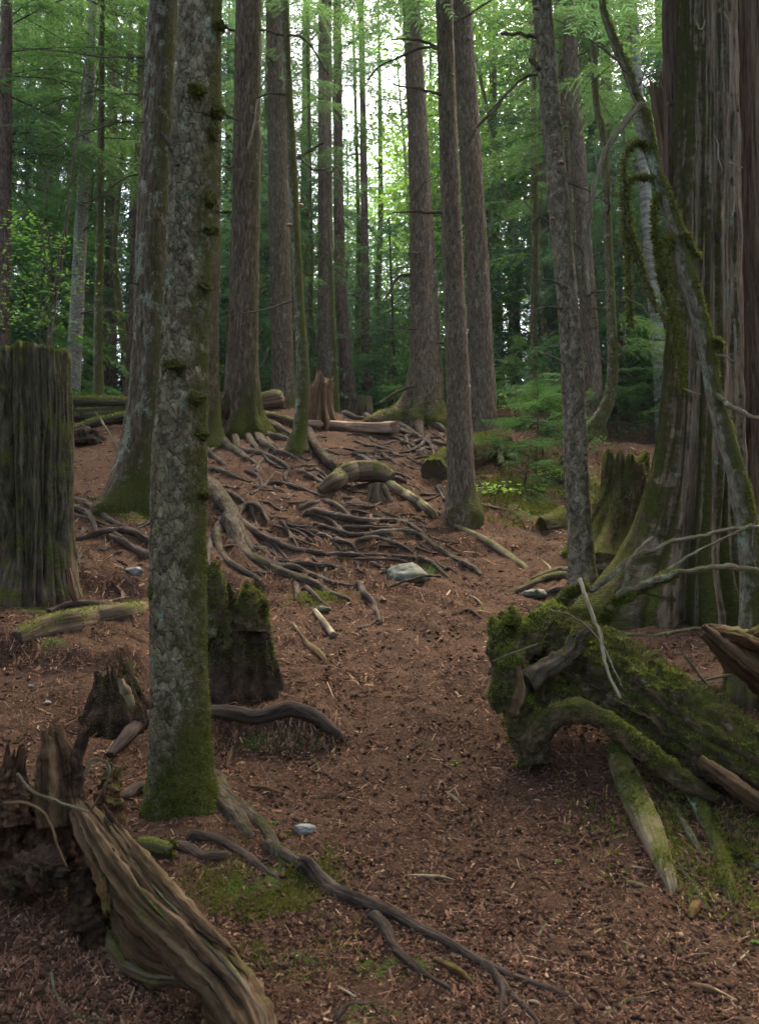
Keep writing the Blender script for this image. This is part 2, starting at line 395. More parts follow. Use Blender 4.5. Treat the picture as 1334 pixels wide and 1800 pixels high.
M['cedar_red'] = bark('red_cedar_bark', (.040, .024, .017), (.098, .064, .047), (.155, .110, .085), plate=34, stretch=.05, moss=.1, lichen=.15, fine=150, bumpd=.02, plates=False)
M['lean'] = bark('lichened_dead_bark', (.055, .045, .032), (.125, .105, .078), (.20, .18, .14), plate=30, stretch=.3, moss=.48, lichen=.48, mdir=(.6, -.2, .7), bumpd=.012, plates=False, lich_col=(.16, .20, .13))
M['root'] = bark('root_bark', (.024, .017, .014), (.050, .035, .030), (.092, .067, .058), plate=45, stretch=.14, moss=.10, lichen=.12, mdir=(.1, .3, .9), fine=120, bumpd=.007, plates=False, rough=.8)
M['root_m'] = bark('mossy_root_bark', (.030, .023, .018), (.066, .050, .040), (.112, .088, .072), plate=45, stretch=.14, moss=.22, lichen=.22, mdir=(.1, .2, .9), fine=120, bumpd=.008, plates=False)
M['limb'] = bark('dead_limb_bark', (.050, .040, .028), (.118, .098, .072), (.195, .168, .130), plate=30, stretch=.12, moss=.30, lichen=.45, mdir=(0, 0, 1), fine=140, bumpd=.005, plates=False)
M['twig'] = bark('dark_twig_bark', (.030, .024, .018), (.070, .056, .043), (.115, .096, .075), plate=40, stretch=.15, moss=.22, lichen=.3, mdir=(0, 0, 1), bumpd=.004, plates=False)
M['bare'] = bark('pale_stick_bark', (.11, .082, .06), (.21, .168, .128), (.31, .26, .205), plate=40, stretch=.08, moss=.05, lichen=.1, bumpd=.004, plates=False)
M['moss'] = moss_mat('moss')
M['moss_log'] = bark('mossy_log_bark', (.040, .028, .018), (.095, .068, .044), (.165, .125, .085), plate=30, stretch=.3, moss=.44, lichen=.3, mdir=(-.1, -.1, 1), fine=110, bumpd=.016, plates=False)
M['stump'] = wood('weathered_stump_wood', (.026, .022, .014), (.078, .070, .046), (.150, .136, .098), .05, 26, moss=.42, bumpd=.018)
M['cutstump'] = wood('streaked_stump_wood', (.024, .020, .012), (.072, .064, .040), (.175, .150, .104), .10, 55, moss=.44, bumpd=.03, low=((.06, .035, .02), (.20, .14, .09)))
M['rot'] = wood('red_rotten_wood', (.035, .018, .011), (.110, .055, .030), (.22, .12, .065), .18, 30, moss=.36, bumpd=.018)
M['slab'] = wood('splintered_wood', (.032, .019, .011), (.108, .068, .039), (.240, .165, .102), .05, 32, moss=.24, bumpd=.016)
M['palewood'] = wood('pale_log_wood', (.085, .062, .038), (.195, .158, .104), (.31, .265, .185), .06, 30, moss=.36, bumpd=.008)
M['barkless'] = wood('barkless_pink_wood', (.120, .070, .050), (.270, .185, .140), (.42, .32, .255), .08, 26, moss=0, bumpd=.006)
M['logwood'] = wood('brown_log_wood', (.055, .036, .024), (.140, .100, .070), (.24, .185, .14), .05, 30, moss=.38, bumpd=.010)
M['dark_rot_shade'] = wood('dark_rotten_wood_and_shade', (.016, .010, .007), (.042, .027, .018), (.090, .060, .040), .5, 24, moss=.20, bumpd=.02)  # dark rotten wood; also paints the shaded recesses of the root slab
t = NT('crumbled_soil'); co = t.attr('bco').outputs['Vector']; n = t.noise(co, 60, 4, .7); k_ = t.noise(co, 12, 4, .6)
M['soil'] = t.fin(t.mix(t.mr(k_, .4, .7, 0, .5), t.ramp(n, [(.3, (.020, .012, .008)), (.55, (.060, .034, .021)), (.8, (.13, .078, .05))]), (.03, .032, .012)), .95, t.bump(t.math('ADD', n, t.math('MULTIPLY', k_, 1.5)), 1., .02))
t = NT('crumbling_rot'); co = t.attr('bco').outputs['Vector']; n = t.noise(t.scale(co, (1, 1, .35)), 48, 5, .7, .4); k_ = t.noise(co, 9, 4, .6)
M['crumble'] = t.fin(t.mix(t.mr(k_, .4, .7, 0, .6), t.ramp(n, [(.32, (.022, .011, .006)), (.52, (.085, .044, .023)), (.72, (.20, .11, .058))]), (.045, .026, .014)), .95, t.bump(t.math('ADD', n, t.math('MULTIPLY', k_, .8)), 1., .025))
M['orange'] = plain('orange_cut_wood', (.30, .115, .045), .85)
M['conk'] = plain('bracket_fungus_skin', (.42, .27, .16), .7, 60, .3)
M['hem'] = leaf_mat('hemlock_needles', (.028, .066, .020), (.080, .160, .044), .45)
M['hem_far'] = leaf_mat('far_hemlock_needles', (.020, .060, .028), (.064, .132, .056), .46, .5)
M['hem_young'] = leaf_mat('young_hemlock_needles', (.030, .085, .022), (.085, .185, .045), .38)
M['lime'] = leaf_mat('lime_green_leaves', (.08, .17, .03), (.20, .35, .06), .55, .6)
M['airy'] = leaf_mat('airy_leaves', (.05, .12, .03), (.14, .26, .06), .5, .6)
M['shrub'] = leaf_mat('shrub_leaves', (.04, .11, .02), (.12, .24, .04), .42)
M['mossblade'] = leaf_mat('moss_blades', (.036, .044, .008), (.165, .175, .034), .3, 8)
M['mossbright'] = leaf_mat('bright_moss_blades', (.055, .075, .012), (.235, .265, .050), .3, 9)
M['needles'] = leaf_mat('brown_needles', (.050, .028, .014), (.200, .120, .060), .02, 9)
M['litter'] = litter_mat('litter_pieces')
M['cone'] = plain('cone_scales', (.075, .042, .023), .8, 200, .5)
M['branchwood'] = plain('bough_wood', (.045, .034, .025), .9, 30, .4)
t = NT('grey_rock'); co = t.attr('bco').outputs['Vector']; n = t.noise(co, 14, 5, .65); f = t.noise(co, 90, 3, .7)
c = t.ramp(n, [(.3, (.12, .112, .075)), (.6, (.24, .225, .16)), (.8, (.33, .31, .225))]); c = t.mix(t.mr(f, .5, .7, 0, .5), c, (.13, .13, .105))
gm = t.noise(co, 9, 4, .6); c2 = t.mix(t.mr(gm, .50, .62, 0, .85), c, (.060, .072, .02)); M['rock'] = t.fin(c2, .9, t.bump(t.math('ADD', n, f), .7, .012))
t = NT('pale_rock'); co = t.attr('bco').outputs['Vector']; n = t.noise(co, 25, 5, .65)
M['palerock'] = t.fin(t.ramp(n, [(.3, (.16, .15, .125)), (.7, (.29, .27, .23))]), .85, t.bump(n, .6, .01))
# the needle litter of the forest floor
t = NT('needle_litter_ground'); co = t.N('ShaderNodeTexCoord').outputs['Object']
n1 = t.noise(co, 1.6, 4, .6); n2 = t.noise(co, 14, 4, .65); n3 = t.noise(co, 75, 3, .75, .6); n4 = t.noise(co, 190, 2, .8)
col = t.ramp(n3, [(.34, (.009, .005, .003)), (.48, (.076, .039, .019)), (.64, (.164, .087, .042)), (.82, (.28, .172, .090))])
col = t.mix(t.mr(n4, .45, .75, 0, .6), col, (.168, .094, .052))
col = t.mix(t.mr(n2, .50, .75, 0, .65), col, (.048, .027, .018))
col = t.mix(t.mr(n1, .42, .68, 0, .55), col, (.048, .029, .017))
ms = t.attr('mossy').outputs['Fac']; mk = t.math('ADD', ms, t.math('MULTIPLY', t.math('SUBTRACT', t.noise(co, 22, 5, .7), .5), 1.1))
col = t.mix(t.mr(mk, .42, .62, 0, .9), col, t.ramp(n3, [(.3, (.026, .042, .008)), (.7, (.100, .135, .022))]))
dk = t.attr('soil_shade').outputs['Fac']; col = t.mix(t.math('MULTIPLY', dk, .85), col, t.ramp(n3, [(.3, (.014, .009, .006)), (.7, (.060, .034, .022))]))  # mask colours dark soil and the painted shade under things
h = t.math('ADD', t.math('ADD', t.math('MULTIPLY', n3, 1.), t.math('MULTIPLY', n4, .6)), t.math('MULTIPLY', n2, 1.2))
M['ground'] = t.fin(col, .95, t.bump(h, 1., .018))
# ------------------------------------------------------------------ the ground: one sheet to the horizon
def patch(px, py, rx, ry):
    g = G(px, py); return g[0], g[1], rx, ry
MOSSP = [patch(460, 1570, .22, .22), patch(520, 1530, .12, .15), patch(930, 880, .45, .7), patch(880, 855, .35, .45), patch(1010, 850, .5, .8), patch(1260, 1500, .35, .4), patch(430, 1215, .12, .15),
         patch(1000, 690, 1.2, 1.5), patch(60, 1070, .2, .15), patch(560, 1050, .18, .1), patch(760, 1000, .15, .1), patch(540, 1690, .18, .1), patch(700, 1700, .2, .1), patch(240, 900, .35, .3), patch(640, 1790, .15, .08),
         patch(500, 1310, .3, .05), patch(1060, 940, .35, .5), patch(90, 1130, .12, .1)]
SOILSHADEP = [patch(480, 1330, .35, .10), patch(60, 1650, .5, .35), patch(200, 1720, .5, .3), patch(600, 1590, .3, .10), patch(960, 1360, .25, .2), patch(1250, 1420, .5, .25), patch(1200, 1090, .5, .25),
       patch(640, 895, .2, .2), patch(220, 1020, .4, .12), patch(420, 1180, .2, .2), patch(680, 775, .3, .2), patch(130, 1180, .5, .12), patch(800, 860, .3, .3)]  # dark soil, with shade painted in under logs, roots and stumps
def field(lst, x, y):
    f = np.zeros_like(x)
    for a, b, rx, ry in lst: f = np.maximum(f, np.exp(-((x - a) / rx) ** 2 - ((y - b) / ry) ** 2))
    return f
def ground_grid():
    ya = -9 + 11.5 * np.linspace(0, 1, 30, endpoint=False); yb = 2.5 * np.exp(np.linspace(0, math.log(115 / 2.5), 620))
    Y = np.r_[ya, yb]; s = np.linspace(-1, 1, 460); s = .42 * s + .58 * s ** 3
    W = np.maximum(7.0, 1.15 * np.maximum(Y, 0)); X = W[:, None] * s[None]; YY = np.repeat(Y[:, None], len(s), 1)
    Z = gz(X, YY); p = np.stack([X, YY, Z * 0], -1)
    near = 1 - sstep(10, 22, YY)
    Z = Z + near * (fbm(p * 7 + 3, 3) * .012 + fbm(p * 18 + 3, 3) * .014 + fbm(p * 45 + 8, 2) * .008)
    V = np.stack([X, YY, Z], -1).reshape(-1, 3); nr, ns = X.shape
    i = np.arange(nr - 1)[:, None] * ns; j = np.arange(ns - 1)[None]
    F = np.stack([i + j, i + j + 1, i + ns + j + 1, i + ns + j], -1).reshape(-1, 4)
    xf, yf = X.ravel(), YY.ravel()
    return mesh_np('ground', V, F, (M['ground'],), {'mossy': np.maximum(field(MOSSP, xf, yf), .75 * sstep(24, 34, yf)), 'soil_shade': field(SOILSHADEP, xf, yf)})
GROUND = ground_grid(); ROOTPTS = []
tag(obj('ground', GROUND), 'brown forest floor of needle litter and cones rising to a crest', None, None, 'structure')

# ------------------------------------------------------------------ dead branch pieces shared by the trunks
def branch_mesh(k):
    rg = np.random.default_rng(100 + k); n = 7; x = np.linspace(0, 1, n)
    pts = np.stack([x, np.cumsum(rg.normal(0, .035, n)), -.10 * x * x * rg.uniform(-.6, 1.6) + np.cumsum(rg.normal(0, .02, n)), .022 * (1 - .8 * x)], 1); pts[0, 1:3] = 0
    parts = [tube(pts, 14, 6, seed=k)]
    for _ in range(rg.integers(1, 5) if k > 1 else 0):
        t0 = rg.uniform(.25, .9); i = int(t0 * (n - 1)); b = pts[i, :3]; L = rg.uniform(.15, .4) * (1.1 - t0); a = rg.uniform(.5, 1.1) * rg.choice([-1, 1])
        q = np.array([[0, 0, 0], [.5 * L * math.cos(a), .5 * L * math.sin(a), rg.normal(0, .03)], [L * math.cos(a), L * math.sin(a) * .9, rg.normal(-.04, .06)]]) + b
        parts.append(tube(np.c_[q, [.008, .006, .002]], 5, 4, seed=k + .3))
    V, F, B = join(parts); return mesh_np('branch', V, F, (M['twig'],), {'bco': B, 'hgt': B * 0})
BR = [branch_mesh(k) for k in range(7)]
TREES = {}
class Tr: pass
def rf_bark(kind, seed, flare, fh, amp, lobes, sg, groove=None, la=.75):
    def f(TH, S, R, B):
        h = np.maximum(S - sg, 0); c, s = np.cos(TH), np.sin(TH)
        lob = vnoise(np.stack([c * lobes + seed, s * lobes, h * .5 + seed], -1))
        lob2 = vnoise(np.stack([c * lobes * 2 + seed, s * lobes * 2 + 3, h * .35], -1))
        r = R * (1 + flare * np.exp(-h / fh) * (1 + la * lob + .35 * la * lob2) + .05 * vnoise(np.stack([c + seed, s, h * 1.3], -1)))
        r = r * (1 + .035 * fbm(np.stack([c * 2 + seed, s * 2, h * 3], -1), 2))
        if kind == 'furrow':
            q = B * np.array([1, 1, .13]); r = r + amp * (1.5 * ridged(q * 22 + seed, 3) + .8 * fbm(B * 30, 2))
        elif kind == 'scale':
            q = B * np.array([1, 1, .7]); wv = np.stack([fbm(q * 11 + 5, 3), fbm(q * 11 + 25, 3), fbm(q * 11 + 45, 3)], -1); f1, f2, idv = worley(q * 27 + seed + 1.1 * wv); e = np.clip((f2 - f1) / .18, 0, 1)
            r = r + amp * (.45 * e + 1.5 * idv * np.clip((f2 - f1) / .08, 0, 1) + .6 * fbm(q * 70, 2))
        elif kind == 'cedar':
            q = B * np.array([1, 1, .02]); r = r + amp * ridged(q * 11 + seed, 2) + amp * .45 * ridged(B * np.array([1, 1, .03]) * 45 + seed, 2)
        elif kind == 'smooth':
            r = r + amp * fbm(B * 14 + seed, 3)
        if groove:
            for th0, wid, dep, top in groove:
                dth = np.abs((TH - th0 - .15 * vnoise(np.stack([h * .8, h * 0, h * 0 + th0], -1)) + np.pi) % (2 * np.pi) - np.pi)
                r = r * (1 - dep * np.exp(-(dth / wid) ** 2) * np.exp(-np.maximum(h - top, 0) ** 2 * 4))
        return r
    return f
def tree(key, name, label, pts, mat, depth=None, kind='furrow', amp=.006, flare=.30, fh=.22, lobes=1.2, ext=5.0, stubs=8, step=3.0, ns=None, seed=None, group=None, sub='trunk', parent=None, groove=None, stub_rows=None, cat='tree', stub_len=(.08, .45), taper=.75, rfun=None, la=.75):
    seed = seed if seed is not None else (len(TREES) * 7.37) % 50
    b = pts[0]
    if depth is None: g = G(b[0], b[1]); depth = g[1]
    else:
        g = P(b[0], b[1], depth); g[2] = float(gzf(g[0], depth))
    rows = []
    for k, (px, py, wd) in enumerate(pts):
        q = P(px, py, depth); rows.append([*q, wd / 2 / FPX * depth])
    rows = np.array(rows)
    if rows[0, 2] > g[2] + .02:   # the foot is hidden in the picture: carry the trunk down to the ground
        rows = np.vstack([[rows[0, 0] - (rows[1, 0] - rows[0, 0]) / max(rows[1, 2] - rows[0, 2], .1) * (rows[0, 2] - g[2]) * .5, depth, g[2], rows[0, 3] * 1.08], rows])
    low = rows[0].copy(); low[2] -= .35; rows = np.vstack([low, rows])
    d = rows[-1, :3] - rows[-2, :3]; d /= np.linalg.norm(d); L0 = np.linalg.norm(np.diff(rows[:, :3], axis=0), axis=1).sum()
    if ext: rows = np.vstack([rows, np.r_[rows[-1, :3] + d * ext, rows[-1, 3] * taper]])
    sp = step * depth / 1105.0; nin = max(12, int(L0 / sp)); tot = L0 + ext
    ss = np.linspace(0, L0 / tot, nin)
    if ext: ss = np.r_[ss, np.linspace(L0 / tot, 1, 14)[1:]]
    ns = ns or max(14, 2 * int(2 * math.pi * np.median(rows[:, 3]) / sp / 2 * .8))
    base = np.array([rows[1, 0], rows[1, 1], g[2]])
    root = parent or empty(name, base, label, cat, group)
    geo = tube(rows, 0, ns, rfun or rf_bark(kind, seed, flare, fh, amp, lobes, .35, groove, la), ss=ss, seed=seed)
    V, F, B = geo; B = B.copy()
    o = put(sub, (V, F, B), mat, root)
    T = Tr(); T.root = root; T.depth = depth; T.rows = rows; T.base = base; T.mat = mat; T.geo = geo; TREES[key] = T
    rg = np.random.default_rng(int(seed * 100) + 5)
    z0, z1 = base[2] + 1.2, rows[-2 if ext else -1, 2]
    if stub_rows: z0, z1 = P(0, stub_rows[1], depth)[2], P(0, stub_rows[0], depth)[2]
    for k in range(stubs):
        z = rg.uniform(z0, max(z1, z0 + .3)); c = at_z(T, z); stub(T, c, rg.uniform(0, 2 * math.pi), rg.normal(-.05, .25), rg.uniform(*stub_len) * (2.2 if rg.random() < .22 else 1), rg.uniform(.6, 1.0), int(rg.integers(0, 7)))
    return T
def at_z(T, z):
    i = np.argsort(T.rows[:, 2]); return np.array([np.interp(z, T.rows[i, 2], T.rows[i, k]) for k in range(4)])
def stub(T, c, az, el, L, thick, k):
    o = obj('branch', BR[k], T.root); L = L + c[3] * .8
    o.location = tuple(c[:3] - T.base); o.rotation_euler = Euler((0, -el, az)); th = thick * min(1.0, max(.35, c[3] * 9)); o.scale = (L, th * max(.5, L), th * max(.5, L))
def limb(T, pts, w0, w1, d, name='branch', mat='twig', nr=None, ns=8, dd=0, parent=None, wob=.0, w=None, ridge=0., jag=0.):
    """a branch given by its picture points and its distance(s) ahead"""
    n = len(pts); ds = np.linspace(d, d + dd, n) if np.isscalar(d) else np.array(d, float)
    ww = np.linspace(w0, w1, n) if w is None else np.array(w, float)
    rows = np.array([[*P(a, b, e), q / 2 / FPX * e] for (a, b), e, q in zip(pts, ds, ww)])
    sd_ = abs(rows[0, 0]) * 3 % 5
    if ns <= 12 and n >= 3 and not wob and not ridge:      # kinks and knots of a dead limb
        rows, _ = catmull(rows, n * 5); k_ = np.arange(len(rows)) * .55; am = np.sin(np.linspace(0, np.pi, len(rows))) ** .5
        for c_ in range(3): rows[:, c_] += rows[:, 3] * am * (.45 * vnoise(np.stack([k_, k_ * 0 + c_ * 7 + sd_, k_ * 0], -1)) + .2 * vnoise(np.stack([k_ * 2.3, k_ * 0 + c_ * 5, k_ * 0 + sd_], -1)))
        rows[:, 3] *= 1 + .16 * vnoise(np.stack([k_ * .8, k_ * 0 + 31, k_ * 0 + sd_], -1))
    def rf(TH, S, R, B): return R * (1 + .16 * fbm(np.stack([np.cos(TH), np.sin(TH), S * 9 + sd_], -1), 3)) + wob * fbm(B * 30, 3) + (ridge * R * (ridged(np.stack([np.cos(TH) * 3.5 + sd_, np.sin(TH) * 3.5, S * .7], -1), 3) + .5 * fbm(np.stack([np.cos(TH) * 2 + sd_, np.sin(TH) * 2, S * 4], -1), 3) + .55 * ridged(np.stack([np.cos(TH) * 7 + sd_, np.sin(TH) * 7, S * 2.2], -1), 2) + .4 * fbm(np.stack([np.cos(TH) * 6, np.sin(TH) * 6, S * 22 + sd_], -1), 2)) if ridge else 0)
    geo = tube(rows, nr or n * 9, ns, rf, seed=sd_, capjag=jag)
    return put(name, geo, M[mat] if isinstance(mat, str) else mat, T.root if T is not None else parent)
def on_ground(pts, lift, w0, w1, sub=6, und=.3, w=None, seed=0):
    pts = np.array(pts, float); n = len(pts)
    ww = np.linspace(w0, w1, n) if w is None else np.array(w, float)
    c, _ = catmull(np.c_[pts, np.zeros(n), ww], max(6, int(n * sub)))
    g = Gs(c[:, :2]); r = c[:, 3] / 2 / FPX * g[:, 1]
    # even out jumps in distance where the ground folds out of sight
    k = np.array([.25, .5, .25])
    for _ in range(2):
        g[1:-1] = (g[:-2] * .25 + g[1:-1] * .5 + g[2:] * .25)
    g[:, 2] = np.maximum(g[:, 2], gzf(g[:, 0], g[:, 1]) - .03)
    s = np.linspace(0, 1, len(g)); g[:, 2] += r * (lift + und * vnoise(np.stack([s * n * .9, s * 0 + seed, s * 0], -1)))
    ROOTPTS.append(np.c_[g, r]); return np.c_[g, r]
def root(T, pts, w0, w1, mat='root', lift=.25, name='root', w=None, ns=10, dive=(True, True), parent=None, und=.45):
    sd_ = (pts[0][0] * .37 + pts[0][1] * .11) % 31
    if T is not None and T.depth > 7: w0, w1 = w0 * 1.5, w1 * 1.35
    rows = on_ground(pts, lift, w0, w1, w=w, seed=sd_, und=und)
    if dive[1]: rows[-1, 2] -= rows[-1, 3] * 1.6; rows[-1, 3] *= .6
    if dive[0]: rows[0, 2] -= rows[0, 3] * 1.2
    def rf(TH, S, R, B): return R * (1 + .30 * fbm(np.stack([np.cos(TH) * 1.2, np.sin(TH) * 1.2, S * 9 + sd_], -1), 4) + .13 * ridged(np.stack([np.cos(TH) * 2.5, np.sin(TH) * 2.5, S * 1.2 + sd_], -1), 2))
    geo = tube(rows, len(rows) * 3, ns, rf, seed=sd_)
    return put(name, geo, M[mat], T.root if T is not None else parent)

# ------------------------------------------------------------------ standing trunks
HC = 'conifer_tree'
tree('T1', HC, 'nearest mossy trunk with flaking lichen-spotted bark, left of the trail', [(322, 1425, 116), (318, 1330, 104), (313, 1150, 97), (312, 1000, 95), (316, 800, 92), (325, 600, 84), (336, 350, 81), (346, 150, 79), (352, -20, 77)], M['flaky'], kind='scale', amp=.0042, flare=.18, fh=.10, step=1.6, stubs=0, lobes=1.4, ext=8)
tree('T2', HC, 'stout trunk with pale green lichen on its flared base, just behind the nearest trunk', [(238, 895, 88), (240, 845, 78), (252, 740, 64), (262, 600, 58), (268, 400, 57), (278, 200, 56), (288, -20, 55)], M['furrow_l'], kind='furrow', amp=.007, flare=.55, fh=.22, step=2.2, stubs=9, ext=8, lobes=1.9, la=1.1)
tree('H', HC, 'half-hidden trunk with mossy foot showing at the right edge of the nearest trunk', [(368, 790, 50), (366, 740, 44), (365, 600, 40), (368, 400, 38), (372, 200, 36), (374, -20, 34)], M['furrow'], flare=.5, fh=.25, stubs=4, ext=8)
tree('T3', HC, 'thick dark furrowed trunk with a hollow burl at its mossy foot, left of centre', [(428, 765, 64), (427, 720, 58), (426, 640, 56), (430, 500, 53), (433, 300, 50), (436, 150, 48), (438, -20, 47)], M['furrow'], amp=.009, flare=.60, fh=.30, step=2.2, stubs=12, ext=9, lobes=2.4, la=1.3, stub_len=(.06, .3))
tree('T4', HC, 'straight brown trunk with many short dead stubs behind the slim mossy tree', [(499, 720, 46), (497, 640, 39), (493, 480, 37), (489, 300, 37), (484, 100, 33), (481, -20, 31)], M['fine'], depth=18.5, amp=.005, stubs=22, ext=9)
tree('T5', 'slim_tree', 'slim mossy green tree with bowed stem and small bracket fungi, left of centre', [(522, 790, 30), (526, 760, 27), (532, 700, 25), (531, 620, 23), (524, 500, 19), (519, 400, 18), (512, 250, 17), (504, 100, 15), (499, -20, 14)], M['mossy'], kind='smooth', amp=.004, flare=.45, fh=.15, stubs=8, stub_len=(.08, .5), ext=6)
tree('T6', HC, 'dark straight trunk rising behind the orange rotten stump', [(576, 715, 34), (573, 600, 31), (572, 450, 28), (571, 200, 25), (571, -20, 24)], M['fine'], depth=20.5, amp=.005, stubs=16, ext=10, stub_len=(.1, .8))
tree('T7', HC, 'slender brown trunk close to the right of the dark straight one', [(616, 715, 30), (606, 620, 22), (598, 480, 19), (594, 250, 17), (593, -20, 15)], M['red'], depth=23, amp=.005, stubs=16, ext=10, stub_len=(.1, .8))
tree('T8', HC, 'thin grey-brown trunk standing against the bright sky gap', [(648, 715, 19), (643, 600, 15), (641, 400, 14), (638, 200, 12), (634, -20, 11)], M['red'], depth=27, kind='smooth', amp=.004, stubs=20, ext=8, stub_len=(.3, 1.3))
tree('T8b', 'alder_tree', 'thin yellow-mossed trunk fading into the bright gap, right of the thin grey trunk', [(664, 640, 14), (665, 500, 12), (669, 380, 10), (668, 200, 8), (666, 80, 5)], M['alder'], depth=33, kind='smooth', amp=.006, stubs=9, ext=3, stub_len=(.5, 1.6))
tree('T8c', 'alder_tree', 'bright yellow-green mossy stem low behind the thin grey trunk', [(627, 700, 14), (629, 600, 13), (631, 500, 11), (631, 400, 9), (629, 330, 7)], M['alder'], depth=30, kind='smooth', amp=.006, stubs=5, ext=5, stub_len=(.4, 1.2))
tree('T8d', 'birch_tree', 'pale leaning stem between the slender brown trunk and the yellow-green stem', [(619, 640, 8), (612, 560, 8), (604, 480, 7), (598, 380, 6)], M['pale'], depth=29, kind='smooth', amp=.003, stubs=4, ext=6)
tree('T8e', 'birch_tree', 'faint bare stem in the sky gap left of the twin-footed trunk', [(722, 420, 8), (716, 330, 7), (710, 250, 6), (704, 180, 4)], M['pale'], depth=34, kind='smooth', amp=.003, stubs=10, ext=1.5, stub_len=(.5, 1.8))
tree('T9', HC, 'tall trunk on spreading mossy root feet at the crest of the trail', [(742, 745, 62), (744, 715, 55), (744, 640, 49), (741, 500, 42), (736, 300, 36), (726, 100, 31), (719, -20, 29)], M['fine'], amp=.006, flare=.95, fh=.26, step=2.2, lobes=2.9, la=1.5, stubs=26, ext=9, stub_len=(.08, .4))
tree('T9b', HC, 'narrow grey trunk grown against the right side of the crest trunk', [(766, 720, 28), (764, 600, 22), (756, 450, 18), (748, 300, 16), (740, 150, 14)], M['fine'], depth=17.6, amp=.005, stubs=14, ext=6)
tree('T10', HC, 'front trunk of the close pair right of the trail, rising from bare litter', [(815, 905, 62), (812, 860, 50), (808, 760, 45), (802, 600, 40), (792, 350, 35), (785, 150, 32), (780, -20, 31)], M['fine'], amp=.005, flare=.25, fh=.14, step=2.0, stubs=10, ext=9, stub_len=(.06, .25))
tree('T11', HC, 'rear thicker trunk of the close pair, straddling a mossy nurse log', [(852, 790, 56), (850, 740, 46), (848, 640, 43), (838, 450, 41), (826, 250, 40), (812, 60, 39), (806, -20, 38)], M['fine'], amp=.007, flare=.35, fh=.3, step=2.2, stubs=26, ext=9, stub_len=(.05, .3))
tree('T12', HC, 'thin straight mossy pole right of the close pair', [(938, 710, 15), (938, 600, 14), (939, 400, 13), (938, 200, 11), (937, -20, 9)], M['mossy'], depth=19, kind='smooth', amp=.004, stubs=22, ext=5, stub_len=(.2, 1.0))
tree('T12b', 'slim_tree', 'slim mossy stem leaning between the thin pole and the fungus trunk', [(966, 690, 12), (958, 600, 11), (950, 480, 10), (946, 380, 8)], M['mossy'], depth=23, kind='smooth', amp=.004, stubs=6, ext=5)
tree('T12c', HC, 'dim brown trunk in the shade beside the slim mossy stem', [(972, 680, 17), (965, 560, 16), (958, 420, 14), (952, 250, 12), (948, -20, 10)], M['red'], depth=26, amp=.004, stubs=10, ext=8)
tree('T12d', 'maple_tree', 'crooked mossy tree in the green light right of the close pair', [(905, 690, 22), (908, 610, 20), (904, 540, 18), (912, 480, 14), (905, 420, 10), (890, 350, 8)], M['mossy'], depth=27, kind='smooth', amp=.008, stubs=6, ext=4, stub_len=(.4, 1.4))
tree('T12e', 'alder_tree', 'yellowish thin stem behind the close pair of trunks', [(880, 620, 12), (876, 500, 11), (869, 400, 10), (865, 250, 9), (862, 100, 7)], M['alder'], depth=31, kind='smooth', amp=.005, stubs=5, ext=5)
tree('T13', HC, 'lichened trunk with tan bracket fungi, right of the trail before the great cedar', [(1026, 1040, 50), (1022, 980, 43), (1012, 820, 41), (1003, 600, 38), (985, 400, 37), (967, 180, 35), (951, -20, 33)], M['scaly'], kind='scale', amp=.0045, flare=.18, fh=.15, step=1.7, stubs=12, ext=8, stub_len=(.05, .25))
tree('T14', HC, 'grey-brown trunk seen just right of the fungus trunk', [(1044, 730, 36), (1040, 640, 33), (1030, 480, 30), (1018, 300, 27), (1003, 100, 27), (995, -20, 26)], M['fine'], depth=16.5, amp=.005, stubs=26, ext=8, stub_len=(.2, .9))
tree('T14b', HC, 'narrower trunk pressed against the left of the grey-brown one', [(1010, 640, 18), (1003, 450, 17), (995, 300, 16), (988, 100, 15), (984, -20, 14)], M['red'], depth=18, amp=.004, stubs=8, ext=8)
tree('T15', 'slim_tree', 'slim trunk with a hooked bow at its foot, right of the fungus trunk', [(1022, 772, 32), (1046, 748, 30), (1066, 715, 25), (1075, 675, 22), (1077, 640, 20), (1074, 560, 18), (1070, 440, 16), (1060, 240, 14), (1048, 180, 13), (1040, -20, 11)], M['mossy'], depth=13.2, kind='smooth', amp=.004, flare=.1, stubs=26, ext=5, stub_len=(.2, 1.0))
tree('T16', 'birch_tree', 'silvery banded trunk behind the leaning mossy snag', [(1163, 700, 27), (1156, 600, 25), (1140, 420, 23), (1130, 280, 21), (1121, 150, 19), (1110, -20, 17)], M['birch'], depth=17, kind='smooth', amp=.004, stubs=18, ext=6, stub_len=(.1, .8))
tree('T16b', HC, 'dim thin trunk between the hooked tree and the silvery trunk', [(1140, 690, 12), (1133, 560, 12), (1126, 450, 11), (1112, 200, 10), (1098, -20, 9)], M['red'], depth=22, amp=.003, stubs=8, ext=6)
tree('L1', HC, 'pale grey speckled trunk standing behind the tall cut stump', [(127, 700, 28), (132, 600, 26), (140, 450, 24), (149, 280, 22), (158, 150, 19), (164, -20, 16)], M['pale'], depth=16.5, kind='smooth', amp=.005, stubs=22, ext=7, stub_len=(.1, .8))
tree('L2', 'slim_tree', 'slim brown pole left of the stout lichened trunk, behind the log pile', [(173, 700, 19), (173, 560, 16), (176, 400, 14), (178, 200, 12), (180, -20, 9)], M['mossy'], depth=15.5, kind='smooth', amp=.004, stubs=26, ext=4, stub_len=(.2, 1.1))
tree('L3', HC, 'dark trunk behind the slim brown pole', [(192, 700, 27), (193, 600, 25), (195, 450, 22), (197, 250, 20), (199, -20, 18)], M['red'], depth=20, amp=.005, stubs=8, ext=6)
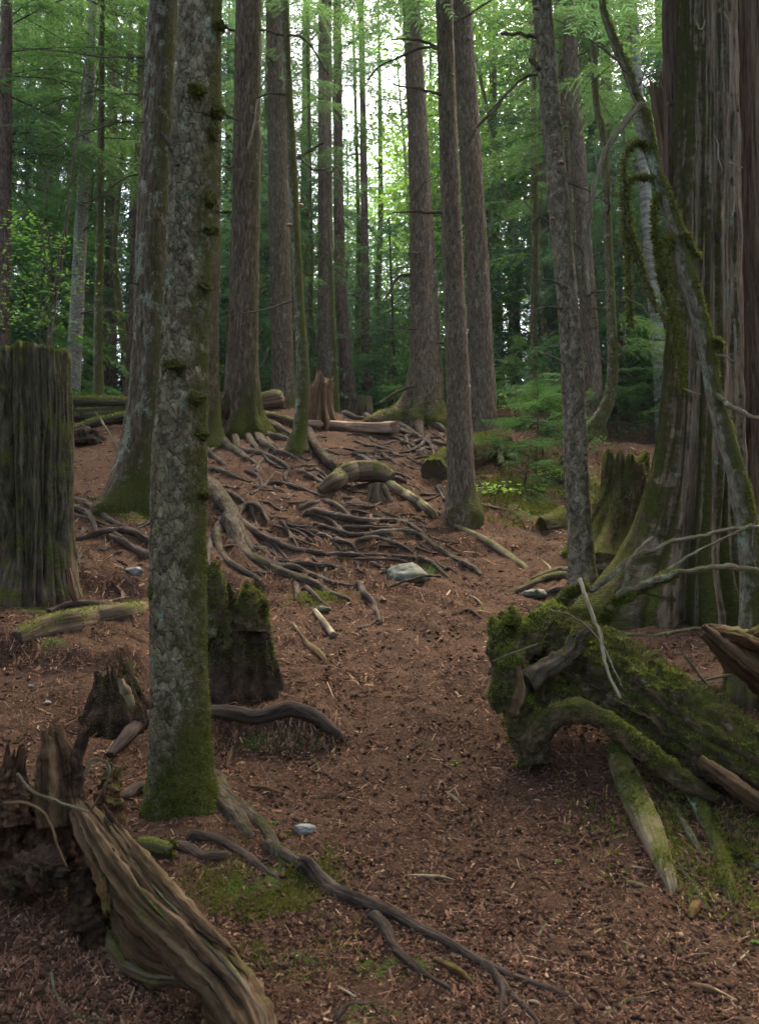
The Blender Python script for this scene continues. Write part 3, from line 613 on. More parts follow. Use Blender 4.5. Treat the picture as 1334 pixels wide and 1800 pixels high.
tree('L4', 'slim_tree', 'curving dark stem between two trunks at the left', [(224, 700, 13), (219, 620, 14), (208, 520, 13), (202, 430, 11), (212, 300, 9), (222, 150, 7)], M['mossy'], depth=18.5, kind='smooth', amp=.004, stubs=6, ext=4)
tree('L5', HC, 'reddish ringed trunk just left of the stout lichened trunk', [(232, 700, 24), (234, 600, 22), (239, 450, 19), (245, 250, 15), (249, 100, 12)], M['red'], depth=17.5, amp=.004, stubs=26, ext=6, stub_len=(.1, .6))
tree('L7', HC, 'shaded trunk at the left picture edge among hanging boughs', [(4, 560, 26), (8, 400, 24), (10, 200, 22), (12, -20, 20)], M['red'], depth=15, amp=.005, stubs=8, ext=6)
tree('L8', 'slim_tree', 'thin dark sapling leaning over the top of the cut stump', [(85, 620, 9), (97, 520, 9), (112, 430, 7), (124, 330, 5)], M['twig'], depth=11.5, kind='smooth', amp=.003, stubs=8, ext=1.5, stub_len=(.2, .6))
tree('L9', HC, 'pale slim trunk mostly hidden left of the stout lichened trunk', [(152, 690, 12), (153, 560, 11), (160, 300, 10), (166, -20, 9)], M['red'], depth=23, amp=.003, stubs=8, ext=6)
tree('C1', 'slim_tree', 'pinkish thin trunk close behind the straight stubbed trunk', [(518, 700, 10), (516, 560, 10), (512, 400, 9), (509, 200, 8)], M['red'], depth=24, amp=.003, stubs=4, ext=6)
tree('C2', 'slim_tree', 'thin mossy stem with grey twigs between the slim tree and the dark trunk', [(552, 690, 11), (550, 600, 10), (546, 520, 9), (547, 440, 8), (545, 330, 6)], M['mossy'], depth=21, kind='smooth', amp=.004, stubs=7, ext=4, stub_len=(.2, .8))
tree('C3', 'slim_tree', 'grey lichened pole standing against the orange rotten stump', [(589, 742, 16), (587, 650, 13), (583, 560, 11), (580, 470, 8)], M['mossy'], depth=17.0, kind='smooth', amp=.004, stubs=6, ext=.8, taper=.2)
tree('R9', 'maple_tree', 'mossy trunk with drooping mossy limbs at the far right edge', [(1345, 420, 26), (1338, 250, 22), (1322, 100, 18), (1312, -20, 14)], M['mossy'], depth=14, kind='smooth', amp=.008, stubs=10, ext=3, stub_len=(.4, 1.2))
# burl and hollow on the thick furrowed trunk
T = TREES['T3']; c = P(395, 715, T.depth - .05)
put('burl', blob(c, (.17, .16, .22), .35, 2.2, 40, 24, 3.1), M['furrow'], T.root); put('hollow', blob(P(399, 728, T.depth - .19), (.05, .05, .085), .3, 2.0, 16, 10, 5.1), M['dark_rot_shade'], T.root)
# ------------------------------------------------------------------ the great cedar
g0 = G(1205, 1085); CD = g0[1] + .15
def rf_cedar(TH, S, R, B):
    h = np.maximum(S - .35, 0); c, s_ = np.cos(TH), np.sin(TH)
    dl_ = np.abs((TH - 3.35 + np.pi) % (2 * np.pi) - np.pi)
    A = .55 + .95 * np.exp(-(dl_ / .8) ** 2)
    fl = 1 + A * np.exp(-h / .55) + .10 * np.exp(-h / 2.0)
    tw = TH + .10 * vnoise(np.stack([h * .7, h * 0, h * 0], -1)); n5 = vnoise(np.stack([np.cos(tw) * 2.1 + 3, np.sin(tw) * 2.1, h * .12], -1)); n9 = vnoise(np.stack([np.cos(tw) * 4.6 + 9, np.sin(tw) * 4.6, h * .10], -1))
    r = R * fl * (1 + (.13 + .26 * np.exp(-h / .7)) * (1 - 2.2 * np.abs(n5)) * .85 + (.055 + .10 * np.exp(-h / .6)) * (1 - 2 * np.abs(n9)))
    r = r + .018 * ridged(B * np.array([1, 1, .02]) * 11, 2) + .013 * ridged(B * np.array([1, 1, .035]) * 38, 2) + .012 * fbm(B * 6, 3)
    for th0, wid, dep, top in [(4.95, .05, .30, 1.1), (4.3, .06, .10, 3.0), (5.55, .05, .14, 3.4), (3.9, .05, .12, 1.0)]:
        d_ = np.abs((TH - th0 - .12 * vnoise(np.stack([h * .8, h * 0, h * 0 + th0], -1)) + np.pi) % (2 * np.pi) - np.pi)
        r = r * (1 - dep * np.exp(-(d_ / wid) ** 2) * np.exp(-np.maximum(h - top, 0) ** 2 * 4))
    return r
tree('CED', 'cedar_tree', 'huge fluted cedar with stringy bark and a mossy buttress at the right', [(1214, 1085, 146), (1218, 1000, 142), (1230, 850, 134), (1238, 650, 122), (1243, 400, 104), (1243, 200, 97), (1242, -20, 92)], M['cedar'], depth=CD, rfun=rf_cedar, step=1.9, stubs=0, ext=10, seed=11.3, ns=280)
tree('CED2', None, None, [(1334, 1120, 112), (1332, 1000, 96), (1330, 800, 80), (1326, 600, 68), (1318, 300, 54), (1312, -20, 48)], M['cedar_red'], depth=CD + .30, kind='cedar', amp=.018, flare=.45, fh=.4, lobes=2.2, step=2.2, stubs=0, ext=10, seed=23.7, ns=110, parent=TREES['CED'].root, sub='stem')
tree('CED3', None, None, [(1204, 900, 60), (1198, 600, 54), (1194, 400, 50), (1191, 200, 48), (1188, -20, 46)], M['cedar_red'], depth=CD + .22, kind='cedar', amp=.012, flare=.3, fh=.4, step=2.5, stubs=0, ext=10, seed=31.7, ns=80, parent=TREES['CED'].root, sub='stem')
TC = TREES['CED']
for p_, w_ in (([(1255, 235), (1262, 255), (1262, 275), (1270, 300)], 4), ([(1280, 285), (1295, 290), (1306, 294)], 4), ([(1224, 40), (1232, 52), (1240, 34)], 5), ([(1290, 570), (1292, 600), (1290, 628)], 4), ([(1288, 330), (1291, 350), (1287, 380)], 4), ([(1272, 20), (1282, 40), (1284, 60)], 3)):
    limb(TC, p_, w_, 2, CD - .36, 'bark_strip', 'bare', ns=6)
put('knot_hole', blob(P(1262, 415, CD - .29), (.022, .02, .05), .2, 2, 14, 10, 2.2), M['dark_rot_shade'], TC.root)

# broken slab of a snag beside the cedar
def slab_snag():
    d = CD + .55; rows = np.array([[*P(a, b, d), q / 2 / FPX * d] for a, b, q in [(1200, 640, 30), (1190, 400, 29), (1178, 290, 29), (1165, 210, 30), (1156, 165, 24)]])
    base = rows[0, :3].copy(); gb = gzf(base[0], d); rows = np.vstack([[base[0] + .05, d, gb - .2, rows[0, 3] * 1.3], rows])
    return tube(rows, 150, 40, lambda TH, S, R, B: R * (1 + .22 * ridged(np.stack([np.cos(TH) * 2.4, np.sin(TH) * 2.4, S * .3 + 4], -1), 3)), capjag=.25, seed=8.2), (base[0] + .05, d, float(gb))
geo, b0 = slab_snag(); e = empty('broken_snag', b0, 'broken reddish snag with a slanted top against the left of the great cedar', 'snag'); put('trunk', geo, M['cedar_red'], e)
limb(None, [(1168, 230), (1178, 255), (1182, 290), (1184, 310)], 9, 5, CD + .5, 'splinter', 'dark_rot_shade', parent=e)

# leaning dead snag hung with mossy limbs
LD = 7.35
def lean():
    px = [(1319, 1150, 40), (1319, 1050, 36), (1318, 960, 36), (1306, 890, 34), (1290, 815, 31), (1272, 755, 31), (1256, 690, 30), (1243, 620, 29), (1228, 555, 29), (1209, 490, 28), (1200, 450, 28), (1188, 405, 26), (1168, 345, 23), (1152, 300, 21), (1141, 262, 20), (1133, 205, 20), (1117, 165, 18), (1100, 122, 16), (1080, 75, 14), (1062, 25, 12), (1050, -30, 11)]
    ds = np.linspace(LD - .15, LD + .25, len(px)); rows = np.array([[*P(a, b, q), ww / 2 / FPX * q] for (a, b, ww), q in zip(px, ds)])
    g = gzf(rows[0, 0], rows[0, 1]); rows = np.vstack([[rows[0, 0], rows[0, 1], g - .25, rows[0, 3] * 1.15], rows])
    rows = np.vstack([rows, np.r_[rows[-1, :3] + (rows[-1, :3] - rows[-3, :3]) * 2.5, .01]])
    T = Tr(); T.rows = rows; T.depth = LD; T.base = np.array([rows[0, 0], rows[0, 1], g]); T.root = empty('leaning_snag', T.base, 'leaning dead trunk draped with moss and lichen in front of the great cedar', 'snag')
    T.geo = tube(rows, 420, 40, lambda TH, S, R, B: R * (1 + .14 * fbm(np.stack([np.cos(TH) * 1.3, np.sin(TH) * 1.3, S * 4], -1), 3) + .10 * ridged(np.stack([np.cos(TH) * 2.2, np.sin(TH) * 2.2, S * .5 + 7], -1), 2)), seed=4.4)
    put('trunk', T.geo, M['lean'], T.root); TREES['LEAN'] = T; return T
TL = lean(); LD2 = LD + .12
limb(TL, [(1128, 182), (1113, 194), (1100, 212), (1085, 232), (1072, 251), (1057, 277), (1050, 307), (1042, 338), (1037, 375), (1033, 410), (1032, 470), (1035, 520)], 13, 7, LD2, mat='limb', dd=-.25, ns=12)
limb(TL, [(1142, 268), (1128, 251), (1112, 254), (1100, 278), (1096, 324), (1095, 380), (1102, 436), (1104, 500), (1106, 545), (1109, 572)], 10, 7, LD2, mat='mossy', dd=-.2, ns=12)
limb(TL, [(1160, 325), (1148, 313), (1128, 312), (1110, 314), (1103, 345), (1104, 390), (1117, 436), (1130, 480), (1142, 515), (1158, 545), (1172, 562)], 11, 6, LD2, mat='mossy', dd=-.25, ns=12)
limb(TL, [(1172, 350), (1162, 343), (1153, 354), (1151, 385), (1153, 436), (1158, 464), (1162, 500)], 10, 6, LD2, mat='moss', dd=-.2, ns=12)
limb(TL, [(1192, 425), (1180, 420), (1168, 434), (1167, 462), (1174, 507), (1184, 558), (1194, 609), (1199, 655), (1198, 695)], 0, 0, LD2 - .05, mat='moss', dd=-.25, ns=14, wob=.008, w=[14, 20, 22, 18, 15, 14, 12, 11, 6])
limb(TL, [(1200, 415), (1208, 416), (1214, 430), (1220, 446), (1230, 450)], 9, 3, LD2 - .1, mat='moss', ns=10)
limb(TL, [(1240, 610), (1252, 602), (1265, 604), (1262, 612)], 11, 5, LD2 - .15, mat='moss', ns=10)
limb(TL, [(1246, 620), (1262, 624), (1278, 626), (1290, 634), (1293, 600), (1291, 560)], 6, 2, LD2 - .15, mat='limb')
limb(TL, [(1258, 694), (1272, 704), (1285, 716), (1300, 722), (1318, 732), (1345, 738)], 11, 8, LD2 - .2, mat='limb', dd=-.25, ns=10)
limb(TL, [(1115, 165), (1122, 150), (1128, 140), (1133, 122)], 8, 1, LD2 - .1, mat='twig')
limb(TL, [(1100, 125), (1085, 105), (1068, 92), (1050, 78), (1035, 68)], 7, 2, LD2, mat='twig')
limb(TL, [(1200, 530), (1184, 524), (1172, 522)], 5, 3, LD2 - .05, mat='limb')
limb(TL, [(1330, 1010), (1322, 960), (1325, 925), (1334, 905)], 5, 2, LD2 - .3, mat='limb')
limb(TL, [(1198, 682), (1215, 688), (1232, 693)], 3, 2, LD2 - .3, mat='bare')

# limbs and stubs seen on the other trunks
def dl(key, pts, w0, w1, off=0., dd=0., mat='twig'): limb(TREES[key], pts, w0, w1, TREES[key].depth - off, mat=mat, dd=dd, ns=7)
dl('T10', [(777, 372), (755, 373), (730, 371), (708, 373), (690, 373)], 8, 3, .2)
dl('T10', [(776, 166), (755, 160), (730, 154), (708, 152), (692, 148)], 7, 3, .2)
dl('T10', [(772, 85), (752, 74), (735, 70), (710, 68), (688, 69)], 7, 3, .2)
dl('T10', [(775, 90), (758, 82), (740, 84), (716, 94), (690, 105), (668, 115), (655, 128), (647, 140)], 6, 3, .3)
dl('T11', [(824, 248), (838, 224), (855, 205), (872, 190), (890, 165), (915, 140), (942, 128)], 7, 5, .3)
dl('T11', [(790, 42), (812, 32), (830, 20), (850, 8), (868, -4)], 6, 4, .3)
dl('T13', [(945, 64), (920, 60), (896, 59), (880, 58)], 9, 6, .15)
dl('T13', [(950, 122), (942, 115), (934, 106), (930, 102)], 10, 7, .15)
dl('T13', [(944, 130), (925, 133), (912, 142), (898, 155), (880, 175), (858, 200)], 6, 3, .2)
dl('T13', [(994, 642), (984, 633), (972, 628), (956, 622), (945, 618)], 6, 3, .2)
dl('T13', [(990, 542), (970, 540), (955, 540), (942, 545)], 5, 3, .1)
dl('T13', [(985, 500), (972, 493), (958, 492), (947, 488)], 6, 3, .1)
dl('T13', [(1000, 320), (1015, 327), (1030, 332), (1045, 342), (1075, 362)], 5, 2, .1)
dl('T9', [(722, 482), (705, 484), (695, 492), (688, 506), (680, 520), (672, 530)], 7, 3, .2)
dl('T9', [(728, 678), (712, 683), (700, 688), (684, 698), (668, 708)], 7, 5, .3)
dl('T5', [(500, 62), (485, 58), (468, 53), (455, 52)], 5, 3, .1)
dl('T5', [(502, 165), (482, 163), (462, 167), (445, 175)], 6, 3, .1)
dl('T5', [(522, 278), (540, 268), (555, 258), (568, 250)], 7, 5, .1)
dl('T5', [(524, 272), (535, 285), (550, 297), (566, 298), (580, 294)], 5, 3, .1)
dl('T5', [(506, 60), (530, 65), (550, 85), (565, 110), (578, 130)], 5, 3, .1)
dl('T4', [(472, 610), (462, 640), (450, 660), (442, 700)], 5, 3, .1)
dl('T3', [(455, 590), (448, 560), (454, 520), (470, 508)], 5, 3, -.1)
dl('T3', [(436, 262), (446, 220), (452, 180), (462, 150), (470, 120)], 4, 2, .35, 0, 'bare')
dl('T2', [(246, 305), (220, 312), (195, 330), (170, 348), (140, 360)], 4, 2, 0)
dl('T2', [(270, 215), (240, 214), (205, 215), (150, 235), (90, 262), (30, 285)], 5, 2, .1)
dl('T2', [(255, 98), (220, 100), (170, 98), (110, 90), (40, 84)], 5, 2, .3)
dl('T1', [(312, 290), (306, 272), (296, 252), (288, 240), (282, 236)], 9, 7, .14)
dl('T1', [(392, 46), (405, 52), (414, 53)], 6, 4, .02)
dl('T1', [(385, 195), (400, 203), (420, 212)], 7, 4, 0)
dl('T1', [(352, 165), (356, 152), (358, 148)], 12, 6, .14)
dl('T1', [(368, 375), (388, 373), (408, 372)], 7, 6, -.05, 0, 'moss')
dl('T14', [(1038, 540), (1062, 542), (1078, 530), (1100, 528), (1125, 535), (1142, 560)], 6, 4, .2, 0, 'mossy')
dl('T15', [(1080, 602), (1098, 612), (1108, 622), (1112, 632)], 6, 3, 0, 0, 'mossy')
dl('T15', [(1078, 628), (1090, 624), (1098, 627)], 7, 4, 0, 0, 'mossy')
dl('R9', [(1340, 60), (1322, 62), (1310, 60), (1304, 45)], 10, 6, .1, 0, 'mossy')
dl('R9', [(1318, 10), (1335, 25), (1350, 40)], 10, 8, .1, 0, 'mossy')
# moss cushions on the nearest trunk, fungi on the trunks
T1 = TREES['T1']
for k, (px, py, rx, rz) in enumerate([(347, 700, 17, 16), (352, 763, 15, 13), (308, 640, 20, 12), (372, 405, 13, 13), (362, 505, 13, 16), (384, 195, 14, 18), (377, 230, 10, 22), (362, 870, 9, 10), (345, 158, 18, 18), (372, 350, 9, 18), (390, 45, 9, 12), (268, 1045, 9, 22)]):
    dp = T1.depth - (.16 if 300 < px < 350 else .06); s_ = dp / FPX
    put('moss_clump', blob(P(px, py, dp), (rx * s_ * .9, .034, rz * s_ * .75), .75, 2.6, 34, 22, k * 3.3), M['moss'], T1.root)
V, F = sphere(18, 9); V = V.copy(); V[:, 2] = np.where(V[:, 2] < 0, V[:, 2] * .25, V[:, 2]); conk_me = mesh_np('bracket_fungus', V, F, (M['conk'],))
for key, px, py, wd in [('T13', 973, 239, 11), ('T13', 985, 286, 13), ('T13', 972, 308, 7), ('T13', 965, 372, 7), ('T13', 984, 372, 7), ('T13', 971, 384, 10), ('T13', 993, 431, 7), ('T13', 941, 14, 11), ('T5', 529, 361, 11), ('T5', 509, 396, 12), ('T13', 976, 268, 8)]:
    T = TREES[key]; q = P(px, py, T.depth); c = at_z(T, q[2]); dp = T.depth - c[3] * .92; q = P(px, py, dp)
    o = obj('bracket_fungus', conk_me, T.root); o.location = tuple(q - T.base); s_ = wd / 2 / FPX * dp; o.scale = (s_, s_, s_ * .75)

# ------------------------------------------------------------------ roots across the slope
T2, T3, T9, T10, T11, TH = (TREES[k] for k in ('T2', 'T3', 'T9', 'T10', 'T11', 'H'))
for pts, w0, w1, mt in [
    ([(300, 838), (340, 850), (365, 862), (388, 885), (405, 908), (410, 930)], 20, 20, 'root_m'),
    ([(405, 915), (409, 935), (420, 963), (438, 984), (462, 996), (495, 1008), (540, 1025), (579, 1044), (618, 1058)], 22, 6, 'root_m'),
    ([(398, 915), (387, 932), (382, 952), (393, 980), (420, 1004), (450, 1018), (466, 1034)], 15, 6, 'root_m'),
    ([(412, 915), (432, 930), (450, 941), (471, 953), (504, 965), (552, 972), (600, 980), (654, 977), (735, 984)], 13, 5, 'root'),
    ([(415, 930), (430, 950), (445, 972)], 13, 8, 'root_m'),
    ([(462, 988), (486, 998), (528, 1007), (560, 1018), (585, 1028)], 13, 6, 'root'),
    ([(500, 1000), (522, 997), (564, 996), (606, 1003)], 10, 5, 'root'),
    ([(471, 950), (495, 975), (515, 995)], 7, 3, 'root'), ([(465, 945), (480, 968), (492, 990)], 5, 2, 'root'),
    ([(380, 935), (368, 960), (366, 990), (372, 1010)], 9, 5, 'root'), ([(520, 1030), (522, 1045), (519, 1058)], 8, 5, 'root'), ([(535, 1035), (560, 1055), (580, 1070)], 7, 3, 'root')]:
    root(T2, pts, w0, w1, mt, ns=12, lift=.5)
for pts, w0, w1 in [([(262, 955), (225, 940), (190, 938), (150, 948), (120, 950)], 11, 6), ([(262, 985), (225, 965), (190, 945)], 13, 7), ([(120, 895), (150, 905), (165, 925), (172, 945)], 10, 5), ([(120, 880), (160, 892), (205, 925), (245, 940)], 9, 5), ([(115, 935), (135, 968), (140, 990)], 7, 3), ([(185, 930), (215, 950), (255, 975)], 7, 4), ([(120, 905), (160, 915), (210, 930)], 5, 3)]:
    root(T2, pts, w0, w1, 'root', lift=.6)
r_ = []
for pts, w0, w1, mt in [
    ([(444, 738), (456, 752), (474, 768), (506, 776)], 18, 8, 'root_m'), ([(440, 745), (452, 768), (468, 784), (486, 795)], 16, 7, 'root_m'), ([(452, 735), (472, 748), (495, 760), (512, 768)], 13, 7, 'root_m'),
    ([(415, 752), (413, 775), (418, 792)], 15, 6, 'root_m'), ([(430, 752), (438, 775), (452, 788)], 14, 6, 'root_m'), ([(402, 765), (385, 785), (362, 800)], 11, 5, 'root'),
    ([(418, 796), (459, 798), (489, 812), (507, 824), (508, 838)], 9, 4, 'root'), ([(462, 803), (478, 816), (501, 818)], 6, 3, 'root'), ([(486, 798), (505, 802), (522, 810)], 9, 6, 'root'),
    ([(420, 800), (448, 815), (460, 830), (452, 845)], 5, 3, 'root'), ([(505, 790), (540, 795), (588, 797)], 6, 3, 'root'), ([(474, 854), (500, 853), (528, 860), (564, 872)], 7, 4, 'root'),
    ([(537, 836), (564, 848), (588, 860), (600, 872)], 6, 3, 'root'), ([(552, 822), (575, 842), (590, 856)], 5, 3, 'root'), ([(417, 902), (441, 889), (462, 902), (471, 920)], 9, 5, 'root_m'), ([(440, 892), (446, 910), (452, 925)], 5, 3, 'root'),
    ([(440, 870), (455, 862), (470, 848), (480, 835)], 5, 3, 'root'), ([(430, 830), (455, 840), (462, 860)], 5, 3, 'root'), ([(385, 868), (410, 872), (430, 885)], 8, 5, 'root'), ([(495, 917), (510, 941), (525, 968)], 6, 4, 'root'),
    ([(455, 815), (450, 830), (465, 822)], 4, 2, 'root_m'), ([(480, 780), (470, 795), (455, 815), (440, 822)], 5, 3, 'root'), ([(505, 830), (500, 845), (512, 852)], 5, 3, 'root_m')]:
    root(T3, pts, w0, w1, mt, lift=.55)
for pts, w0, w1 in [([(378, 770), (395, 785), (418, 797), (440, 812)], 16, 7), ([(360, 795), (380, 808), (400, 822)], 10, 5), ([(370, 825), (400, 832), (428, 845), (450, 850)], 7, 3)]: root(TH, pts, w0, w1, 'root_m', lift=.55)
for pts, w0, w1, mt in [
    ([(726, 735), (712, 742), (697, 744), (680, 746)], 16, 7, 'root_m'), ([(737, 742), (735, 756), (742, 768)], 16, 6, 'root_m'), ([(752, 742), (766, 752), (785, 762)], 14, 6, 'root_m'), ([(762, 735), (778, 742), (792, 748)], 15, 8, 'root_m'),
    ([(693, 747), (720, 760), (745, 775), (775, 783), (795, 786)], 9, 5, 'root'), ([(700, 760), (725, 768), (755, 772), (780, 768)], 8, 4, 'root'), ([(724, 786), (745, 778), (760, 789), (763, 812)], 8, 3, 'root'), ([(735, 800), (748, 790), (770, 795)], 7, 3, 'root'),
    ([(705, 780), (735, 790), (758, 800)], 6, 3, 'root'), ([(640, 735), (662, 742), (690, 743)], 8, 5, 'root'), ([(594, 725), (630, 740), (660, 737), (693, 735)], 8, 5, 'root'), ([(610, 745), (640, 752), (670, 750)], 6, 3, 'root'),
    ([(630, 809), (660, 821), (678, 836), (700, 845), (716, 849)], 9, 4, 'root'), ([(655, 815), (684, 830), (722, 843)], 7, 3, 'root'), ([(594, 818), (630, 830), (660, 845)], 7, 3, 'root'), ([(640, 806), (665, 815), (680, 826)], 5, 3, 'root'), ([(670, 800), (690, 812), (708, 822)], 5, 3, 'root'),
    ([(755, 770), (740, 785), (722, 795), (700, 797)], 7, 3, 'root'), ([(600, 790), (640, 796), (690, 795)], 4, 2, 'root'), ([(620, 800), (660, 808), (690, 806)], 4, 2, 'root'), ([(660, 787), (690, 795), (705, 803)], 4, 2, 'root')]:
    root(T9, pts, w0, w1, mt, lift=.6)
for pts, w0, w1, mt in [
    ([(537, 905), (570, 912), (606, 941), (639, 942), (670, 940)], 8, 4, 'root'), ([(546, 906), (588, 911), (630, 921), (678, 918), (712, 921), (747, 944)], 11, 5, 'root'), ([(528, 896), (550, 886), (572, 880), (585, 884)], 6, 4, 'root'),
    ([(567, 881), (600, 896), (621, 914), (660, 924)], 8, 4, 'root_m'), ([(627, 953), (675, 951), (705, 962), (728, 975)], 8, 4, 'root'), ([(640, 945), (699, 938), (735, 941), (760, 959), (800, 985), (842, 1002)], 9, 5, 'root_m'),
    ([(600, 930), (640, 932), (690, 930), (745, 936)], 7, 4, 'root'), ([(558, 941), (582, 950), (600, 971)], 7, 3, 'root'), ([(588, 953), (615, 959), (625, 969)], 7, 4, 'root'), ([(735, 985), (760, 992), (775, 1005), (790, 1018)], 7, 4, 'root_m'),
    ([(770, 955), (782, 975), (812, 990), (835, 1002)], 5, 3, 'root_m'), ([(668, 930), (676, 942), (690, 955)], 5, 3, 'root'), ([(620, 985), (660, 985), (700, 985), (730, 998)], 5, 3, 'root'), ([(560, 925), (590, 935), (612, 948)], 6, 3, 'root'), ([(652, 990), (668, 998), (685, 1000)], 5, 3, 'root'),
    ([(810, 995), (826, 1000), (840, 1008), (848, 1014)], 8, 4, 'root'), ([(585, 1028), (610, 1030), (640, 1032)], 5, 3, 'root'), ([(575, 1000), (570, 1010), (572, 1022)], 4, 2, 'root'), ([(520, 930), (545, 940), (565, 950)], 5, 3, 'root'), ([(480, 925), (500, 930), (530, 940), (550, 955)], 5, 3, 'root')]:
    root(T10, pts, w0, w1, mt, lift=.6)
root(T10, [(630, 1028), (640, 1048), (655, 1064), (664, 1082), (667, 1098)], 10, 7, 'root', lift=.6)
root(T10, [(664, 1088), (655, 1098), (640, 1104), (628, 1106)], 6, 3, 'root', lift=.55)
rg = np.random.default_rng(21)
for k in range(200):     # thin feeder roots netting the middle slope
    if k < 150: px, py = rg.uniform(375, 800), rg.uniform(765, 1010)
    elif k < 178: px, py = rg.uniform(120, 270), rg.uniform(870, 1000)
    else: px, py = rg.uniform(590, 790), rg.uniform(725, 790)
    L = rg.uniform(25, 75); a = rg.normal(.35, .55) if px > 300 else rg.normal(2.6, .8)
    q = [(px + L * t_ * math.cos(a) + rg.normal(0, 3), py + L * t_ * math.sin(a) * .45 + rg.normal(0, 2)) for t_ in (0, .33, .66, 1)]
    root((T3, T10, T9)[0 if px < 520 else 1 if py > 850 else 2], q, rg.uniform(2.8, 5.2), 1.4, 'root' if k % 3 else 'root_m', lift=.7, ns=7)
for pts, w in [([(872, 752), (877, 775), (880, 800), (879, 818)], [20, 14, 13, 9]), ([(876, 758), (888, 785), (904, 812), (918, 842), (926, 868)], [18, 15, 15, 14, 7]), ([(838, 760), (836, 780), (832, 800)], [14, 10, 7])]:
    limb(T11, pts, 0, 0, [T11.depth - .25, T11.depth - .45, T11.depth - .7, T11.depth - .95, T11.depth - 1.2][:len(pts)], 'root', 'root_m', ns=12, w=w)
root(TREES['T13'], [(1008, 1024), (985, 1018), (955, 1022), (925, 1034), (904, 1040)], 11, 5, 'limb', lift=.9)
root(TREES['T13'], [(1005, 1008), (980, 1004), (955, 1010), (930, 1020)], 7, 3, 'limb', lift=.9)
root(TREES['T13'], [(1010, 1040), (985, 1040), (960, 1046)], 14, 6, 'root_m', lift=.4)
# roots of the nearest trunk
for pts, w0, w1, mt, lf in [
    ([(365, 1385), (395, 1420), (425, 1452), (440, 1478)], 52, 22, 'root_m', .15), ([(385, 1408), (420, 1425), (455, 1452), (478, 1485), (486, 1512)], 26, 22, 'root_m', .5),
    ([(470, 1490), (500, 1508), (535, 1528), (575, 1560), (598, 1585)], 30, 16, 'root_m', .3), ([(530, 1530), (570, 1560), (620, 1590), (680, 1612), (740, 1640), (790, 1668), (842, 1695), (905, 1722), (960, 1742), (1008, 1758)], 30, 9, 'root', .55),
    ([(300, 1488), (345, 1505), (385, 1512), (402, 1508)], 22, 18, 'root', .35), ([(335, 1478), (378, 1482), (420, 1500), (455, 1528), (490, 1548)], 20, 12, 'root', .5),
    ([(655, 1612), (680, 1640), (692, 1672), (728, 1705), (760, 1726), (795, 1745)], 24, 8, 'root', .5), ([(688, 1660), (684, 1680), (680, 1700)], 12, 6, 'root', .3), ([(850, 1700), (872, 1722), (884, 1752), (878, 1790)], 18, 9, 'root', .5), ([(875, 1720), (900, 1752), (935, 1790), (950, 1810)], 15, 8, 'root', .5), ([(885, 1755), (890, 1780), (885, 1815)], 9, 6, 'root', .4),
    ([(262, 1395), (240, 1398), (205, 1408), (185, 1412)], 24, 20, 'root', .4), ([(590, 1800), (610, 1772), (650, 1768), (690, 1752)], 13, 6, 'root', .4), ([(395, 1490), (365, 1482), (350, 1468)], 8, 5, 'root', .4)]:
    root(T1, pts, w0, w1, mt, lift=lf, ns=16)
# arching root behind the nearest trunk
rows = on_ground([(192, 1335), (215, 1312), (240, 1288), (270, 1272), (330, 1268), (390, 1266), (440, 1272), (480, 1266), (515, 1258), (550, 1268), (575, 1288), (600, 1300)], .9, 26, 20, w=[16, 22, 26, 27, 27, 26, 26, 27, 28, 27, 22, 12])
rows[-1, 2] -= .03
put('root', tube(rows, 150, 18, lambda TH, S, R, B: R * (1 + .16 * fbm(np.stack([np.cos(TH), np.sin(TH), S * 6], -1), 3)), seed=2.7), M['root'], T1.root)
# ------------------------------------------------------------------ moss blades
def geo_of(o):
    me = o.data; V = np.empty(len(me.vertices) * 3, np.float32); me.vertices.foreach_get('co', V); par = np.array(o.parent.location if o.parent else o.location)
    return V.reshape(-1, 3) + par, np.array([p_.vertices[:] for p_ in me.polygons])
def blades_on(V, F, n, want, size=(.010, .024), seed=1, lean=.6, wid=.22):
    rg = np.random.default_rng(seed); q = V[F]; a = q[:, 0]; nrm = np.cross(q[:, 1] - a, q[:, 3] - a); ar = np.linalg.norm(nrm, axis=1); nrm = nrm / (ar[:, None] + 1e-12)
    c = q.mean(1); p = ar * np.clip(want(c, nrm), 0, None); p = p / p.sum(); k = rg.choice(len(F), n, p=p)
    u, v = rg.random((2, n, 1)); f = q[k]; pos = (f[:, 0] * (1 - u) + f[:, 1] * u) * (1 - v) + (f[:, 3] * (1 - u) + f[:, 2] * u) * v
    d = nrm[k] + rg.normal(0, lean, (n, 3)) + np.array([0, 0, -.15]); d /= np.linalg.norm(d, axis=1)[:, None]
    L = rg.uniform(*size, (n, 1)); s = np.cross(d, rg.normal(0, 1, (n, 3))); s /= np.linalg.norm(s, axis=1)[:, None] + 1e-9
    pos = pos - nrm[k] * .002
    T_ = np.stack([pos - s * L * wid, pos + s * L * wid, pos + d * L], 1).reshape(-1, 3)
    return T_, np.arange(3 * n).reshape(-1, 3)
def add_moss(parent, geo, n, want, size=(.010, .024), seed=1, mat='mossblade', name='moss', lean=.6, wid=.22):
    V, F = blades_on(geo[0], geo[1], n, want, size, seed, lean, wid); o0 = np.array(parent.location) if parent is not None else V.mean(0)
    o = obj(name, mesh_np(name, V - o0, F, (M[mat],), smooth=False), parent, None if parent is not None else o0); o['kind'] = 'stuff'; return o
def noisew(f, thr, seed=0.): return lambda c, n: np.clip(fbm(c * f + seed, 3) - thr, 0, 1)
T1g = TREES['T1']
